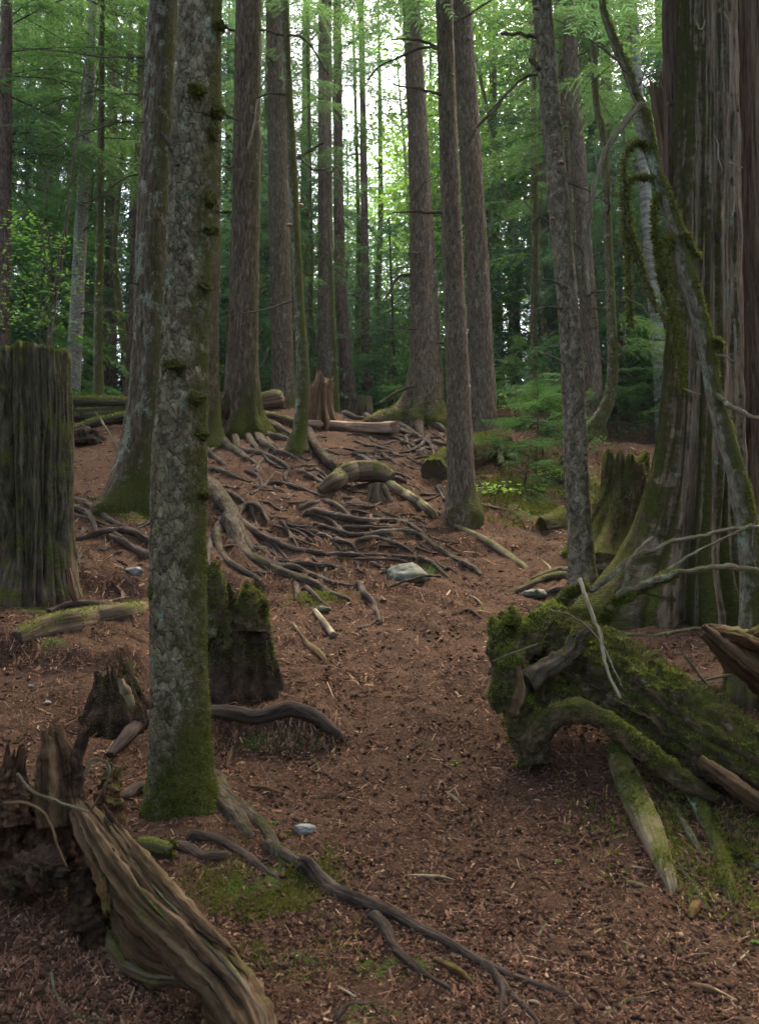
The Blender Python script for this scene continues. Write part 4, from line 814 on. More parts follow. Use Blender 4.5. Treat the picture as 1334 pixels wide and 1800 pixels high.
add_moss(T1g.root, T1g.geo, 9000, lambda c, n: np.exp(-np.maximum(c[:, 2] - T1g.base[2], 0) / .16) * (c[:, 2] > T1g.base[2] - .03) * np.clip(fbm(c * 9, 3) + .15 + .3 * n[:, 0], 0, 1) + .10 * np.clip(n[:, 0] - .55, 0, 1) * np.clip(fbm(c * 6, 3) + .15, 0, 1), (.008, .020), 3)
T9g = TREES['T9']; add_moss(T9g.root, T9g.geo, 5000, lambda c, n: np.exp(-np.maximum(c[:, 2] - T9g.base[2], 0) / .3) * (n[:, 2] > .05), (.02, .04), 4)
T3g = TREES['T3']; add_moss(T3g.root, T3g.geo, 4000, lambda c, n: np.exp(-np.maximum(c[:, 2] - T3g.base[2], 0) / .25) * np.clip(fbm(c * 3, 2) + .2, 0, 1), (.015, .03), 5)
add_moss(TL.root, TL.geo, 9000, lambda c, n: np.clip(n[:, 0] * .6 + n[:, 2] + fbm(c * 5, 3) * 1.2 - .35, 0, 1), (.012, .03), 6)
# hanging moss on the leaning snag's limbs
for k, ch in enumerate([c_ for c_ in TL.root.children if c_.name.startswith('branch') and c_.data.materials and c_.data.materials[0].name in ('moss', 'mossy_bark')]):
    me = ch.data; n = len(me.vertices); V = np.empty(n * 3, np.float32); me.vertices.foreach_get('co', V); V = V.reshape(-1, 3) + TL.base
    Fq = np.array([p_.vertices[:] for p_ in me.polygons]); add_moss(TL.root, (V, Fq), 1500, lambda c, nn: np.ones(len(c)), (.015, .045), 40 + k)

# ------------------------------------------------------------------ stumps
def crk(TH, S, f, seed, wd=.07): return np.exp(-(vnoise(np.stack([np.cos(TH) * f + seed, np.sin(TH) * f, S * .3 + seed], -1)) / wd) ** 2)
def stump(name, label, pts, mat, depth=None, jag=.08, ridge=.16, lobes=1.6, ns=64, nr=110, seed=1.0, flare=.25, cat='stump', sub='trunk', parent=None, fine=.05, top=0, cracks=.10, hol=()):
    b = pts[0]
    if depth is None: depth = G(b[0], b[1])[1]
    rows = np.array([[*P(a, r, depth), w_ / 2 / FPX * depth] for a, r, w_ in pts]); low = rows[0].copy(); low[2] -= .25; rows = np.vstack([low, rows])
    def rf(TH, S, R, B):
        c, s = np.cos(TH), np.sin(TH); h = np.maximum(S - .25, 0)
        r = R * (1 + flare * np.exp(-h / .15) * (1 + .7 * vnoise(np.stack([c * lobes + seed, s * lobes, h], -1))))
        r = r * (1 + ridge * ridged(np.stack([c * lobes * 1.5 + seed, s * lobes * 1.5, S * .35], -1), 3) + fine * ridged(np.stack([c * 7 + seed, s * 7, S * .8], -1), 2) + .06 * fbm(np.stack([c * 2, s * 2, S * 5 + seed], -1), 3))
        for th0, wd_, dp_, h0_, h1_ in hol:
            d_ = np.abs((TH - th0 - .2 * vnoise(np.stack([S * 1.5, S * 0, S * 0 + th0], -1)) + np.pi) % (2 * np.pi) - np.pi); r = r * (1 - dp_ * np.exp(-(d_ / wd_) ** 2) * sstep(h0_ - .1, h0_ + .1, h) * (1 - sstep(h1_ - .2, h1_ + .2, h)))
        return r * (1 - cracks * crk(TH, S, lobes * 1.8, seed) - cracks * .6 * crk(TH, S, lobes * 3.5, seed + 4, .09))
    geo = tube(rows, nr, ns, rf, capjag=jag, seed=seed)
    base = np.array([rows[1, 0], depth, float(gzf(rows[1, 0], depth))]); root_ = parent or empty(name, base, label, cat); put(sub, geo, M[mat], root_); return root_, geo, depth
st, geo, d_ = stump('cut_stump', 'tall mossy cut stump with streaked grey wood at the left edge', [(58, 1050, 138), (60, 960, 122), (59, 800, 118), (58, 700, 118), (57, 628, 116)], 'cutstump', jag=.10, ridge=.20, lobes=2.4, fine=.06, ns=260, nr=260, seed=3.3, flare=.12, cracks=.20, hol=[(4.25, .10, .35, .25, 1.9), (4.85, .13, .40, -.5, .35), (5.3, .06, .25, .1, 1.2), (3.9, .05, .2, .6, 2.5)])
add_moss(st, geo, 5000, lambda c, n: np.clip(fbm(c * np.array([5, 5, 1.5]), 3) - .05, 0, 1) * sstep(.35, 1.2, c[:, 2] - gzf(c[:, 0], c[:, 1])) + (n[:, 2] > .5), (.008, .02), 7)
for pts, w_ in [([(120, 1000), (126, 1030), (134, 1056)], [8, 12, 8])]: limb(None, pts, 0, 0, d_ - .33, 'splinter', 'slab', ns=12, nr=40, w=w_, parent=st, ridge=.4)
st, geo, d_ = stump('mossy_stump', 'dark mossy broken stump behind the foot of the nearest trunk', [(425, 1215, 116), (424, 1150, 98), (426, 1100, 84), (430, 1060, 52)], 'dark_rot_shade', jag=.16, ridge=.38, seed=6.1, flare=.2, ns=72)
add_moss(st, geo, 6000, lambda c, n: np.clip(fbm(c * 6, 3) + .25, 0, 1) * (c[:, 2] > c[:, 2].mean() - .05), (.01, .025), 8)
for pts, w_ in [([(378, 1120), (377, 1060), (375, 1010), (378, 995)], [40, 36, 28, 12]), ([(440, 1110), (442, 1065), (437, 1040), (436, 1030)], [54, 46, 24, 10]), ([(404, 1140), (400, 1100), (396, 1075)], [40, 32, 14])]:
    o_ = limb(None, pts, 0, 0, d_ - .12, 'splinter', 'moss_log', ns=24, nr=50, w=w_, parent=st, wob=.02, ridge=.35, jag=.05); add_moss(st, geo_of(o_), 2200, lambda c, n: np.clip(fbm(c * 6, 2) + .2, 0, 1), (.01, .022), 88)
rq = np.random.default_rng(4)
for k in range(26):
    px, py = rq.uniform(378, 470), rq.uniform(1185, 1255); a_ = rq.uniform(0, 3.1); q_ = G(px, py); L = rq.uniform(.02, .06); dv = np.array([math.cos(a_) * L, -.02, abs(math.sin(a_)) * L * .7]); V, F, B = tube(np.array([[*(q_ + [0, -.02, .01]), .006], [*(q_ + dv * .5 + [0, -.02, .012]), .008], [*(q_ + dv + [0, -.02, .01]), .003]]), 6, 5); put('chip', (V, F, B), M['rot' if k % 3 else 'orange'], st)
st, geo, d_ = stump('small_stump', 'small crumbling mossy stump left of the nearest trunk', [(205, 1262, 80), (203, 1235, 66), (202, 1212, 56), (200, 1196, 48)], 'dark_rot_shade', jag=.16, ridge=.45, lobes=2.2, seed=9.4, ns=80); add_moss(st, geo, 2500, noisew(7, -.05, 2), (.01, .02), 9)
limb(None, [(212, 1195), (225, 1225), (232, 1262)], 0, 0, d_ - .12, 'splinter', 'palewood', ns=12, w=[12, 20, 10], parent=st)
limb(None, [(168, 1255), (178, 1225), (192, 1190), (200, 1170)], 0, 0, d_ - .05, 'splinter', 'dark_rot_shade', ns=12, w=[22, 24, 18, 8], parent=st)
st, geo, d_ = stump('orange_stump', 'orange-brown rotten stump at the crest behind the slim mossy tree', [(563, 742, 46), (563, 715, 40), (564, 692, 38), (566, 682, 34)], 'slab', jag=.30, ridge=.30, seed=12.2, ns=64)
stump('low_stump', 'low square-topped stump at the crest left of the mossy-footed trunk', [(641, 722, 26), (641, 708, 25), (641, 698, 24)], 'stump', jag=.02, ridge=.06, seed=14.2, ns=36, depth=18.2)
st, geo, d_ = stump('hollow_stump', 'crumbling mossy stump in the hollow left of the great cedar', [(1084, 985, 150), (1088, 930, 112), (1096, 870, 76), (1098, 822, 64)], 'moss_log', jag=.20, ridge=.45, lobes=1.3, seed=17.2, ns=96); add_moss(st, geo, 8000, noisew(4, -.25, 2), (.012, .035), 10)
stump('thin_stub', 'thin dead stub upright among the young hemlocks', [(962, 768, 14), (965, 745, 11), (969, 728, 7)], 'dark_rot_shade', jag=.05, seed=19.2, ns=24, nr=40)

# ------------------------------------------------------------------ rotten stump at the lower left corner
gb = G(40, 1660); d0 = gb[1]
rs = empty('rotten_stump', gb, 'rotten dark stump with a splintered root slab in the lower left corner', 'stump')
def rmass(pts, w_, d, mat, dd=0., ns=64, wob=.03, name='trunk', nr=110, ridge=.30, jag=.06): return limb(None, pts, 0, 0, d, name, mat, nr=nr, ns=ns, dd=dd, wob=wob, w=w_, parent=rs, ridge=ridge, jag=jag)
rmass([(-10, 1800), (0, 1650), (10, 1500), (22, 1400)], [250, 210, 150, 70], d0 + .40, 'crumble', wob=.06)
rmass([(120, 1660), (112, 1560), (105, 1450), (100, 1385)], [140, 120, 96, 50], d0 + .38, 'crumble', wob=.05)
rmass([(106, 1450), (101, 1380), (98, 1325), (95, 1300)], [66, 60, 50, 34], d0 + .24, 'slab', name='splinter', wob=.01, ridge=.25, jag=.07)
rmass([(133, 1400), (135, 1335), (146, 1300), (154, 1284)], [22, 19, 16, 8], d0 + .22, 'dark_rot_shade', name='splinter', wob=.01, ns=24)
rmass([(22, 1450), (18, 1390), (24, 1345)], [60, 52, 26], d0 + .24, 'crumble', name='splinter', wob=.03, jag=.1)
rmass([(197, 1450), (192, 1405), (197, 1365)], [46, 38, 24], d0 + .38, 'rot', name='splinter', wob=.03, jag=.06)
rmass([(140, 1530), (158, 1590), (176, 1650), (190, 1700)], [26, 60, 66, 30], d0 + .10, 'dark_rot_shade', name='burl', wob=.03)
rmass([(20, 1560), (60, 1535), (110, 1530)], [50, 56, 40], d0 + .10, 'soil', name='soil_clod', wob=.05, ridge=.2)
for pts, w_, mt in [([(140, 1420), (190, 1500), (250, 1585), (322, 1655), (395, 1728), (440, 1795), (462, 1850)], [30, 56, 66, 72, 70, 66, 56], 'slab'), ([(186, 1438), (236, 1500), (296, 1568), (352, 1622), (400, 1668)], [12, 22, 24, 20, 6], 'slab'), ([(162, 1450), (212, 1528), (272, 1602), (338, 1672), (396, 1742)], [12, 20, 24, 20, 8], 'palewood'),
                    ([(196, 1580), (226, 1630), (276, 1680), (340, 1715)], [10, 40, 44, 14], 'slab'), ([(178, 1600), (205, 1670), (262, 1712), (322, 1722), (372, 1735)], [20, 34, 30, 22, 8], 'logwood'), ([(362, 1690), (402, 1728), (432, 1778), (446, 1840)], [20, 40, 50, 54], 'stump'), ([(146, 1465), (180, 1540), (188, 1600)], [12, 24, 10], 'rot'), ([(240, 1522), (296, 1592), (362, 1662), (412, 1700)], [8, 14, 14, 4], 'palewood'), ([(170, 1490), (220, 1570), (262, 1640)], [8, 16, 6], 'rot'), ([(330, 1640), (380, 1690), (430, 1735)], [6, 16, 6], 'slab')]:
    n = len(pts); limb(None, pts, 0, 0, np.linspace(d0 + .18, d0 - .38, 7)[:n] - (.05 if max(w_) < 60 else 0), 'root_slab', mt, nr=150, ns=44, w=w_, parent=rs, wob=.008, ridge=.42, jag=.05)
rq = np.random.default_rng(9); sl = np.array([(150, 1430), (200, 1500), (258, 1580), (326, 1650), (398, 1722), (440, 1790)], float)
for k in range(46):
    t0 = rq.uniform(0, .75); t1 = min(1, t0 + rq.uniform(.12, .35)); tt = np.linspace(t0, t1, 4); off = rq.uniform(-34, 36); q = np.stack([np.interp(tt * 5, range(6), sl[:, 0]) + off * .75 + rq.normal(0, 1.5, 4), np.interp(tt * 5, range(6), sl[:, 1]) - off * .62 + rq.normal(0, 1.5, 4)], 1)
    w_ = rq.uniform(3, 9); limb(None, [tuple(v) for v in q], 0, 0, (d0 + .18 - .56 * tt * 5 / 6) - .075 - rq.uniform(0, .03) + abs(off) * .0016, 'splinter', ('slab', 'palewood', 'dark_rot_shade', 'slab', 'stump', 'dark_rot_shade')[k % 6], nr=24, ns=8, w=[w_ * .3, w_, w_ * .8, .6], parent=rs, ridge=.4)  # the dark strips put the shade of the slab's recesses into colour
limb(None, [(150, 1360), (165, 1335), (190, 1345), (186, 1380), (160, 1425)], 6, 4, d0 + .05, 'rootlet', 'limb', parent=rs); limb(None, [(30, 1360), (60, 1392), (110, 1412), (155, 1427)], 6, 5, d0 + .03, 'rootlet', 'limb', parent=rs)
limb(None, [(5, 1412), (50, 1412), (85, 1440), (102, 1490), (118, 1525)], 6, 4, d0, 'rootlet', 'slab', parent=rs); limb(None, [(88, 1710), (100, 1750), (130, 1785), (190, 1795)], 6, 4, d0 - .3, 'rootlet', 'limb', parent=rs)

# ------------------------------------------------------------------ fallen trees and logs
ft = empty('fallen_tree', G(940, 1345), 'moss-covered fallen trunk with its root end toward the trail, lower right', 'fallen tree')
FT = Tr(); FT.root = ft; FT.base = np.array(ft.location)
def ftl(pts, w_, d, mat, name, ns=32, nr=120, wob=.016, ridge=.20): return limb(FT, pts, 0, 0, d, name, mat, nr=nr, ns=ns, w=w_, wob=wob, ridge=ridge)
a = ftl([(930, 1140), (1000, 1158), (1090, 1200), (1185, 1262), (1290, 1328), (1420, 1400), (1620, 1500)], [96, 120, 126, 126, 124, 122, 116], [6.3, 6.28, 6.12, 5.9, 5.65, 5.4, 5.05], 'moss_log', 'trunk', ns=80, nr=220, wob=.03)
add_moss(ft, geo_of(a), 11000, lambda c, n: np.clip(n[:, 2] + .35, 0, 1) * np.clip(fbm(c * 6, 4) * 2.6 - .25, 0, 1), (.010, .026), 11)
o_ = add_moss(ft, geo_of(a), 3500, lambda c, n: np.clip(n[:, 2] - .1, 0, 1) * np.clip(.35 - fbm(c * 5, 4) * 1.5, 0, 1), (.02, .05), 19, 'needles', 'needle_litter', 1.6, .07)
b = ftl([(892, 1082), (886, 1120), (896, 1170), (912, 1225), (930, 1290), (938, 1345)], [22, 44, 56, 56, 60, 36], [6.1, 6.05, 6.0, 5.98, 5.95, 5.92], 'moss_log', 'root_collar', ns=44, nr=110, wob=.03)
c_ = ftl([(985, 1075), (960, 1085), (930, 1120), (905, 1160)], [22, 38, 48, 44], [6.35, 6.25, 6.15, 6.05], 'moss_log', 'root_collar', ns=36, nr=70, wob=.04)
d_ = ftl([(935, 1300), (950, 1280), (972, 1262), (1010, 1250), (1055, 1262), (1100, 1294), (1145, 1332), (1200, 1370), (1260, 1408)], [56, 48, 34, 38, 30, 36, 32, 30, 16], np.linspace(5.9, 5.45, 9), 'moss_log', 'root', ns=26, nr=140)
e_ = ftl([(925, 1200), (950, 1182), (980, 1165), (1005, 1145), (1018, 1118), (1035, 1106)], [40, 34, 30, 28, 26, 24], np.linspace(5.9, 6.0, 6), 'root_m', 'root', ns=20, nr=90)
for k, (q, n_) in enumerate(((b, 4500), (c_, 3200), (d_, 2000), (e_, 500))): add_moss(ft, geo_of(q), n_, lambda c, n: np.clip(n[:, 2] + .5, 0, 1) * np.clip(fbm(c * 6, 4) * 2 + .15, 0, 1), (.010, .024), 12 + k, 'mossbright' if k < 2 else 'mossblade')
add_moss(ft, geo_of(a), 5000, lambda c, n: np.clip(n[:, 2] - .2, 0, 1) * np.clip(fbm(c * 7 + 3, 4) * 3 - .2, 0, 1), (.010, .028), 77, 'mossbright')
limb(FT, [(911, 1172), (914, 1205), (912, 1225), (904, 1252), (899, 1262)], 0, 0, 5.79, 'wound', 'slab', nr=60, ns=16, w=[6, 15, 16, 14, 5], wob=.012, ridge=.3)
fm = ftl([(918, 1205), (955, 1222), (1000, 1228), (1050, 1240)], [44, 66, 72, 54], [6.04, 6.1, 6.14, 6.14], 'moss_log', 'root_collar', wob=.03); add_moss(ft, geo_of(fm), 2500, lambda c, n: np.clip(n[:, 2] + .6, 0, 1) * np.clip(fbm(c * 6, 4) * 2 + .1, 0, 1), (.01, .026), 91)
for q_, w_ in (([(880, 1120), (868, 1100), (862, 1085)], [30, 22, 5]), ([(900, 1100), (902, 1080), (896, 1066)], [34, 22, 4]), ([(885, 1200), (872, 1230), (876, 1255)], [34, 24, 6]), ([(930, 1330), (918, 1345), (900, 1352)], [26, 18, 5])): hk = ftl(q_, w_, 5.98, 'moss_log', 'root'); add_moss(ft, geo_of(hk), 900, lambda c, n: np.clip(n[:, 2] + .6, 0, 1), (.01, .024), 92, 'mossbright')
ftl([(1230, 1335), (1270, 1365), (1310, 1395), (1360, 1430)], [16, 24, 26, 24], [5.45, 5.4, 5.35, 5.3], 'slab', 'splinter', ns=16, nr=60, wob=.012)
for pts, w0, w1, dd_, mt in [
    ([(984, 1072), (990, 1050), (1008, 1036), (1040, 1034), (1060, 1022), (1085, 1003), (1110, 980), (1150, 966), (1180, 952), (1230, 944), (1285, 930), (1345, 925)], 15, 6, .2, 'limb'), ([(1060, 1090), (1072, 1072), (1090, 1045), (1112, 1036), (1145, 1022), (1180, 1010), (1215, 1003), (1260, 997), (1300, 998), (1350, 1005)], 17, 8, -.1, 'limb'),
    ([(1080, 1058), (1095, 1035), (1102, 1012), (1103, 995), (1116, 975), (1130, 958), (1148, 944)], 11, 5, .1, 'limb'), ([(1120, 1032), (1165, 1008), (1215, 975), (1265, 950), (1322, 922)], 8, 5, .05, 'limb'), ([(1065, 1116), (1100, 1114), (1140, 1118), (1180, 1112), (1220, 1104), (1255, 1108), (1290, 1116)], 8, 4, -.15, 'limb'),
    ([(1130, 1040), (1148, 1044), (1160, 1050)], 10, 6, -.1, 'moss'), ([(1072, 1080), (1085, 1055), (1100, 1045), (1120, 1038)], 22, 16, -.02, 'moss')]:
    limb(FT, pts, w0, w1, 6.45, mat=mt, dd=dd_, ns=10)
for k, pts in enumerate(([(1085, 1060), (1110, 1042), (1150, 1022), (1190, 1008)], [(985, 1070), (992, 1050), (1010, 1037), (1030, 1034)], [(1060, 1092), (1072, 1072), (1088, 1048)])):
    o_ = limb(FT, pts, 18, 12, 6.44, 'branch', 'moss', ns=10); add_moss(ft, geo_of(o_), 2600, lambda c, n: np.ones(len(c)), (.012, .03), 60 + k)
def log_on_ground(name, label, pts, w, mat, lift=.6, ns=24, cat='log', und=.1, jag=.03, mossn=0, dive=True):
    rows = on_ground(pts, lift, 0, 0, w=w, seed=pts[0][0] % 17, und=und)
    if dive: rows[-1, 2] -= rows[-1, 3]
    def rf(TH, S, R, B): return R * (1 + .12 * fbm(np.stack([np.cos(TH) * 1.5, np.sin(TH) * 1.5, S * 5 + rows[0, 0]], -1), 3) + .16 * ridged(np.stack([np.cos(TH) * 3, np.sin(TH) * 3, S * .6], -1), 3))
    geo = tube(rows, max(30, len(rows) * 5), ns, rf, capjag=jag, seed=rows[0, 0] % 9); o = put(name, geo, M[mat], None, rows[len(rows) // 2, :3], label, cat)
    if mossn: add_moss(o, geo, mossn, lambda c, n: np.clip(n[:, 2] + .2, 0, 1) * np.clip(fbm(c * 5, 3) + .25, 0, 1), (.012, .03), int(pts[0][0]))
    return o
log_on_ground('pale_log', 'pale barkless log half buried in the litter below the mossy fallen trunk', [(1082, 1322), (1100, 1375), (1122, 1425), (1148, 1485), (1168, 1535), (1182, 1570)], [30, 42, 46, 42, 32, 18], 'palewood', .45, mossn=600)
al = log_on_ground('arched_log', 'short weathered arched log bridging a hollow in the middle of the trail', [(562, 876), (590, 866), (625, 858), (660, 856), (688, 860)], [16, 28, 34, 34, 24], 'logwood', 1.7, ns=32, dive=False, mossn=500)
dA = G(664, 885)[1]
for pts, w_ in [([(664, 850), (664, 868), (668, 884), (672, 898)], [24, 20, 20, 26]), ([(656, 855), (650, 872), (644, 886), (640, 898)], [16, 9, 8, 7]), ([(672, 856), (682, 872), (690, 890)], [14, 9, 8])]:
    rows = np.array([[*P(a, b, dA + .05), q / 2 / FPX * dA] for (a, b), q in zip(pts, w_)]); V, F, B = tube(rows, 50, 24, lambda TH, S, R, B: R * (1 + .3 * ridged(np.stack([np.cos(TH) * 2.5, np.sin(TH) * 2.5, S], -1), 3)), seed=3.); put('leg', (V, F, B), M['logwood'], al)
log_on_ground('slanting_log', 'weathered grey pole slanting down beside the arched log', [(684, 858), (715, 876), (740, 892), (765, 910)], [16, 16, 15, 12], 'palewood', .9)
log_on_ground('barkless_log', 'smooth pinkish barkless log lying across the trail below the crest', [(536, 752), (580, 756), (620, 761), (660, 766), (692, 768)], [13, 15, 17, 20, 24], 'barkless', 1.3, dive=False, jag=.06)
log_on_ground('dark_log', 'dark mossy length of log running behind the slim mossy tree', [(452, 732), (480, 738), (510, 746), (534, 751)], [13, 14, 14, 13], 'logwood', 1.0, dive=False, mossn=400)
log_on_ground('crooked_wood', 'crooked dark dead branch standing bent under the barkless log', [(543, 760), (548, 780), (560, 802), (576, 820), (592, 832)], [12, 15, 17, 19, 16], 'dark_rot_shade', 1.0)
lo = log_on_ground('orange_ended_log', 'mossy log with a bright orange broken end beside the slim mossy tree', [(444, 728), (470, 723), (495, 718), (516, 714)], [26, 30, 33, 34], 'logwood', 1.3, dive=False, mossn=900)
q = P(519, 706, G(512, 716)[1]); put('cut_end', blob(q + np.array([.03, -.10, 0]), (.05, .13, .16), .25, 3, 24, 14, 1.), M['orange'], lo)
log_on_ground('nurse_log', 'mossy nurse log with a cut end under the close pair of trunks', [(762, 845), (790, 832), (820, 820), (850, 808), (885, 800)], [44, 48, 52, 54, 52], 'moss_log', .75, ns=36, dive=False, mossn=4000)
log_on_ground('split_pole', 'long pale half-buried pole right of the front trunk of the pair', [(800, 925), (842, 946), (880, 970), (926, 1000)], [8, 12, 13, 9], 'palewood', .35)
log_on_ground('dark_root_log', 'dark mossy log end poking out left of the fungus trunk', [(952, 930), (975, 925), (1000, 912), (1020, 905)], [30, 32, 32, 30], 'moss_log', .5, mossn=900, dive=False)
log_on_ground('crest_pole', 'thin dark fallen pole along the crest left of the mossy-footed trunk', [(600, 722), (640, 728), (680, 724), (712, 718)], [7, 9, 9, 8], 'logwood', 1.2)
log_on_ground('crest_pole', 'short pale pole lying on the crest behind the low stump', [(592, 712), (612, 716), (634, 722)], [6, 7, 6], 'palewood', 1.2)
log_on_ground('embedded_log', 'brown weathered log sunk in the slope left of the nearest trunk', [(30, 1130), (80, 1112), (140, 1100), (200, 1088), (262, 1072)], [30, 44, 44, 36, 22], 'logwood', .35, ns=28, und=.05, mossn=700)
log_on_ground('embedded_log', 'narrow dark log lying just above the sunk brown one', [(85, 1078), (120, 1068), (165, 1066), (200, 1068)], [10, 14, 13, 8], 'root', .6)
log_on_ground('broken_chunk', 'short mossy stub of wood beside the splintered root slab', [(240, 1500), (270, 1505), (298, 1510)], [28, 32, 30], 'stump', .8, dive=False, jag=.03, mossn=500)
log_on_ground('cut_stick', 'short pale barkless stick lying on the trail below the roots', [(553, 1078), (568, 1098), (586, 1122)], [9, 11, 11], 'bare', 1.0, ns=12, dive=False, cat='stick', jag=.01)
log_on_ground('rotten_strip', 'strip of orange rotten wood trailing down the left edge of the trail', [(515, 1098), (540, 1135), (560, 1152), (572, 1166)], [6, 10, 14, 8], 'slab', .5, cat='wood')
for lb, pts, w in [('upper mossy log of the pile behind the cut stump', [(112, 704), (150, 705), (190, 706), (245, 708)], [14, 17, 18, 18]), ('pale pole across the middle of the log pile behind the cut stump', [(112, 718), (160, 718), (200, 716), (240, 716)], [6, 7, 7, 6]), ('lower mossy log of the pile behind the cut stump', [(112, 730), (160, 730), (200, 726), (245, 724)], [16, 17, 17, 16]), ('slanting mossy log at the front of the pile', [(125, 762), (160, 746), (200, 736), (240, 728)], [14, 16, 15, 13])]:
    d = 14.3 if 'front' not in lb else 13.6
    e = empty('piled_log', P(*pts[1], d), lb, 'log', 'logs piled behind the cut stump'); o_ = limb(None, pts, 0, 0, d, 'log', 'palewood' if 'pole' in lb else 'stump', ns=20, nr=60, w=w, parent=e, wob=.01); add_moss(e, geo_of(o_), 900, lambda c, n: np.clip(n[:, 2], 0, 1), (.02, .04), int(w[0] * 7))
e = empty('broken_root_mass', P(150, 770, 13.2), 'broken end of a root mass hanging under the log pile', 'root'); put('wood', blob(P(152, 772, 13.2), (.20, .2, .14), .45, 3, 36, 20, 4.2), M['dark_rot_shade'], e)
e = empty('shaded_log', G(80, 760), 'dark fallen log in the shade under the log pile', 'log'); limb(None, [(100, 750), (170, 752), (240, 744)], 0, 0, 14.6, 'log', 'dark_rot_shade', ns=20, nr=40, w=[44, 48, 44], parent=e, wob=.03)
log_on_ground('far_log', 'fallen log high on the far right slope behind the young hemlocks', [(890, 700), (920, 698), (960, 696), (1000, 692)], [9, 11, 12, 11], 'logwood', .8, mossn=300)
log_on_ground('far_log', 'pale fallen log higher up the far right slope', [(915, 682), (930, 676), (965, 668), (1000, 664)], [8, 10, 9, 8], 'palewood', .8)
# splintered beam at the right edge, in front of the cedar
e = empty('splintered_beam', G(1300, 1210), 'splintered reddish beam of rotten wood at the right edge below the cedar', 'log')
for pts, w_, dq, mt in [([(1238, 1108), (1275, 1130), (1310, 1152), (1350, 1178), (1430, 1235), (1520, 1310)], [20, 44, 58, 66, 66, 60], 5.95, 'slab'), ([(1236, 1100), (1280, 1138), (1320, 1172), (1360, 1200), (1440, 1260)], [8, 12, 14, 14, 8], 5.78, 'slab'), ([(1250, 1108), (1290, 1118), (1330, 1135), (1370, 1158), (1440, 1215)], [8, 16, 18, 16, 8], 5.80, 'rot'), ([(1295, 1112), (1318, 1118), (1345, 1105)], [8, 14, 16], 5.85, 'rot')]:
    limb(None, pts, 0, 0, dq, 'plank' if mt == 'slab' else 'splinter', mt, ns=40, nr=120, w=w_, parent=e, wob=.01, ridge=.4, jag=.06)
stump('lichened_stub', 'pale green lichened stub under the splintered beam at the right edge', [(1312, 1225, 70), (1308, 1190, 62), (1304, 1160, 54)], 'stump', jag=.05, seed=27.2, ns=44, nr=50, depth=6.5)
log_on_ground('mossy_limb', 'mossy limb lying at the lower right under the fallen trunk', [(1210, 1395), (1240, 1450), (1262, 1500), (1280, 1560), (1290, 1590)], [20, 22, 24, 22, 12], 'mossy', .7, mossn=900)
log_on_ground('mossy_limb', 'second mossy limb reaching the right edge below the fallen trunk', [(1255, 1480), (1290, 1505), (1340, 1530), (1380, 1545)], [12, 15, 15, 14], 'mossy', .7, mossn=600)
log_on_ground('curved_limb', 'curved pale limb tucked against the underside of the fallen trunk', [(1215, 1362), (1245, 1362), (1275, 1372), (1300, 1390)], [8, 13, 15, 12], 'palewood', 1.8)

# ------------------------------------------------------------------ rocks
def facet(geo, g, seed):
    V, F, B = geo; rq = np.random.default_rng(int(seed * 10)); c = V.mean(0); W = V - c; e = np.abs(W).max(0)
    for _ in range(6):
        n = rq.normal(0, 1, 3); n /= np.linalg.norm(n); k = np.abs(W @ n).max() * rq.uniform(.68, .86); d = W @ n - k; W = W - np.clip(d, 0, None)[:, None] * n * .85
    W = W * (1 + .03 * fbm(W / e * 6, 3))[:, None]; return W + c, F, B
def rock(name, label, px, py, rx, ry, rz, mat, seed, sink=.3, rot=0.):
    g = G(px, py); put(name, facet(blob(g + np.array([0, 0, rz * (1 - 2 * sink)]), (rx, ry, rz), .34, 1.5, 52, 32, seed, rot), g, seed), M[mat], None, g, label, 'rock')
rock('rock', 'rounded grey lichened boulder in the trail below the roots', 714, 1020, .19, .17, .12, 'rock', 3.1, .42)
rock('rock', 'pale flat stone among roots right of the cut stump', 236, 1008, .075, .06, .035, 'palerock', 5.5, .25)
rock('rock', 'small white stone beside the mossy roots of the nearest trunk', 536, 1463, .060, .045, .024, 'palerock', 7.7, .25)
rock('rock', 'small pale pebble on the left slope beneath the sunk log', 55, 1209, .020, .018, .014, 'palerock', 2.1)
rock('rock', 'second small pale pebble on the left slope, right of the other', 84, 1237, .020, .02, .012, 'palerock', 4.4)
rock('rock', 'flat dark stone under the lowest root left of the pale stick', 566, 1072, .07, .04, .02, 'rock', 6.4)
rock('rock', 'low mossy stone among roots at the foot of the fungus trunk', 940, 1048, .11, .09, .04, 'rock', 8.2)
rock('rock', 'tiny white stone between roots in mid trail', 618, 973, .028, .02, .012, 'palerock', 1.2)

# the litter banks up against roots and logs: raise the ground sheet around them
DH = np.zeros_like(HG)
for rp in ROOTPTS:
    for x, y, z, r in rp:
        if not (-13 < x < 15 and 2.2 < y < 33): continue
        r_ = min(r, .07); R_ = max(.06, 2.6 * r_); i0, i1 = int((x - R_ + 14) / .03), int((x + R_ + 14) / .03) + 2; j0, j1 = int((y - R_ - 1.5) / .03), int((y + R_ - 1.5) / .03) + 2
        gx_, gy_ = np.meshgrid(_gx[i0:i1] - x, _gy[j0:j1] - y); DH[j0:j1, i0:i1] = np.maximum(DH[j0:j1, i0:i1], .45 * r_ * np.exp(-(gx_ ** 2 + np.where(gy_ < 0, gy_ * 1.5, gy_) ** 2) / (R_ * .55) ** 2))
n = len(GROUND.vertices); V = np.empty(n * 3, np.float32); GROUND.vertices.foreach_get('co', V); V = V.reshape(-1, 3)
u = np.clip((V[:, 0] + 14) / .03, 0, len(_gx) - 1.01); v = np.clip((V[:, 1] - 1.5) / .03, 0, len(_gy) - 1.01); i = u.astype(int); j = v.astype(int); fu, fv = u - i, v - j
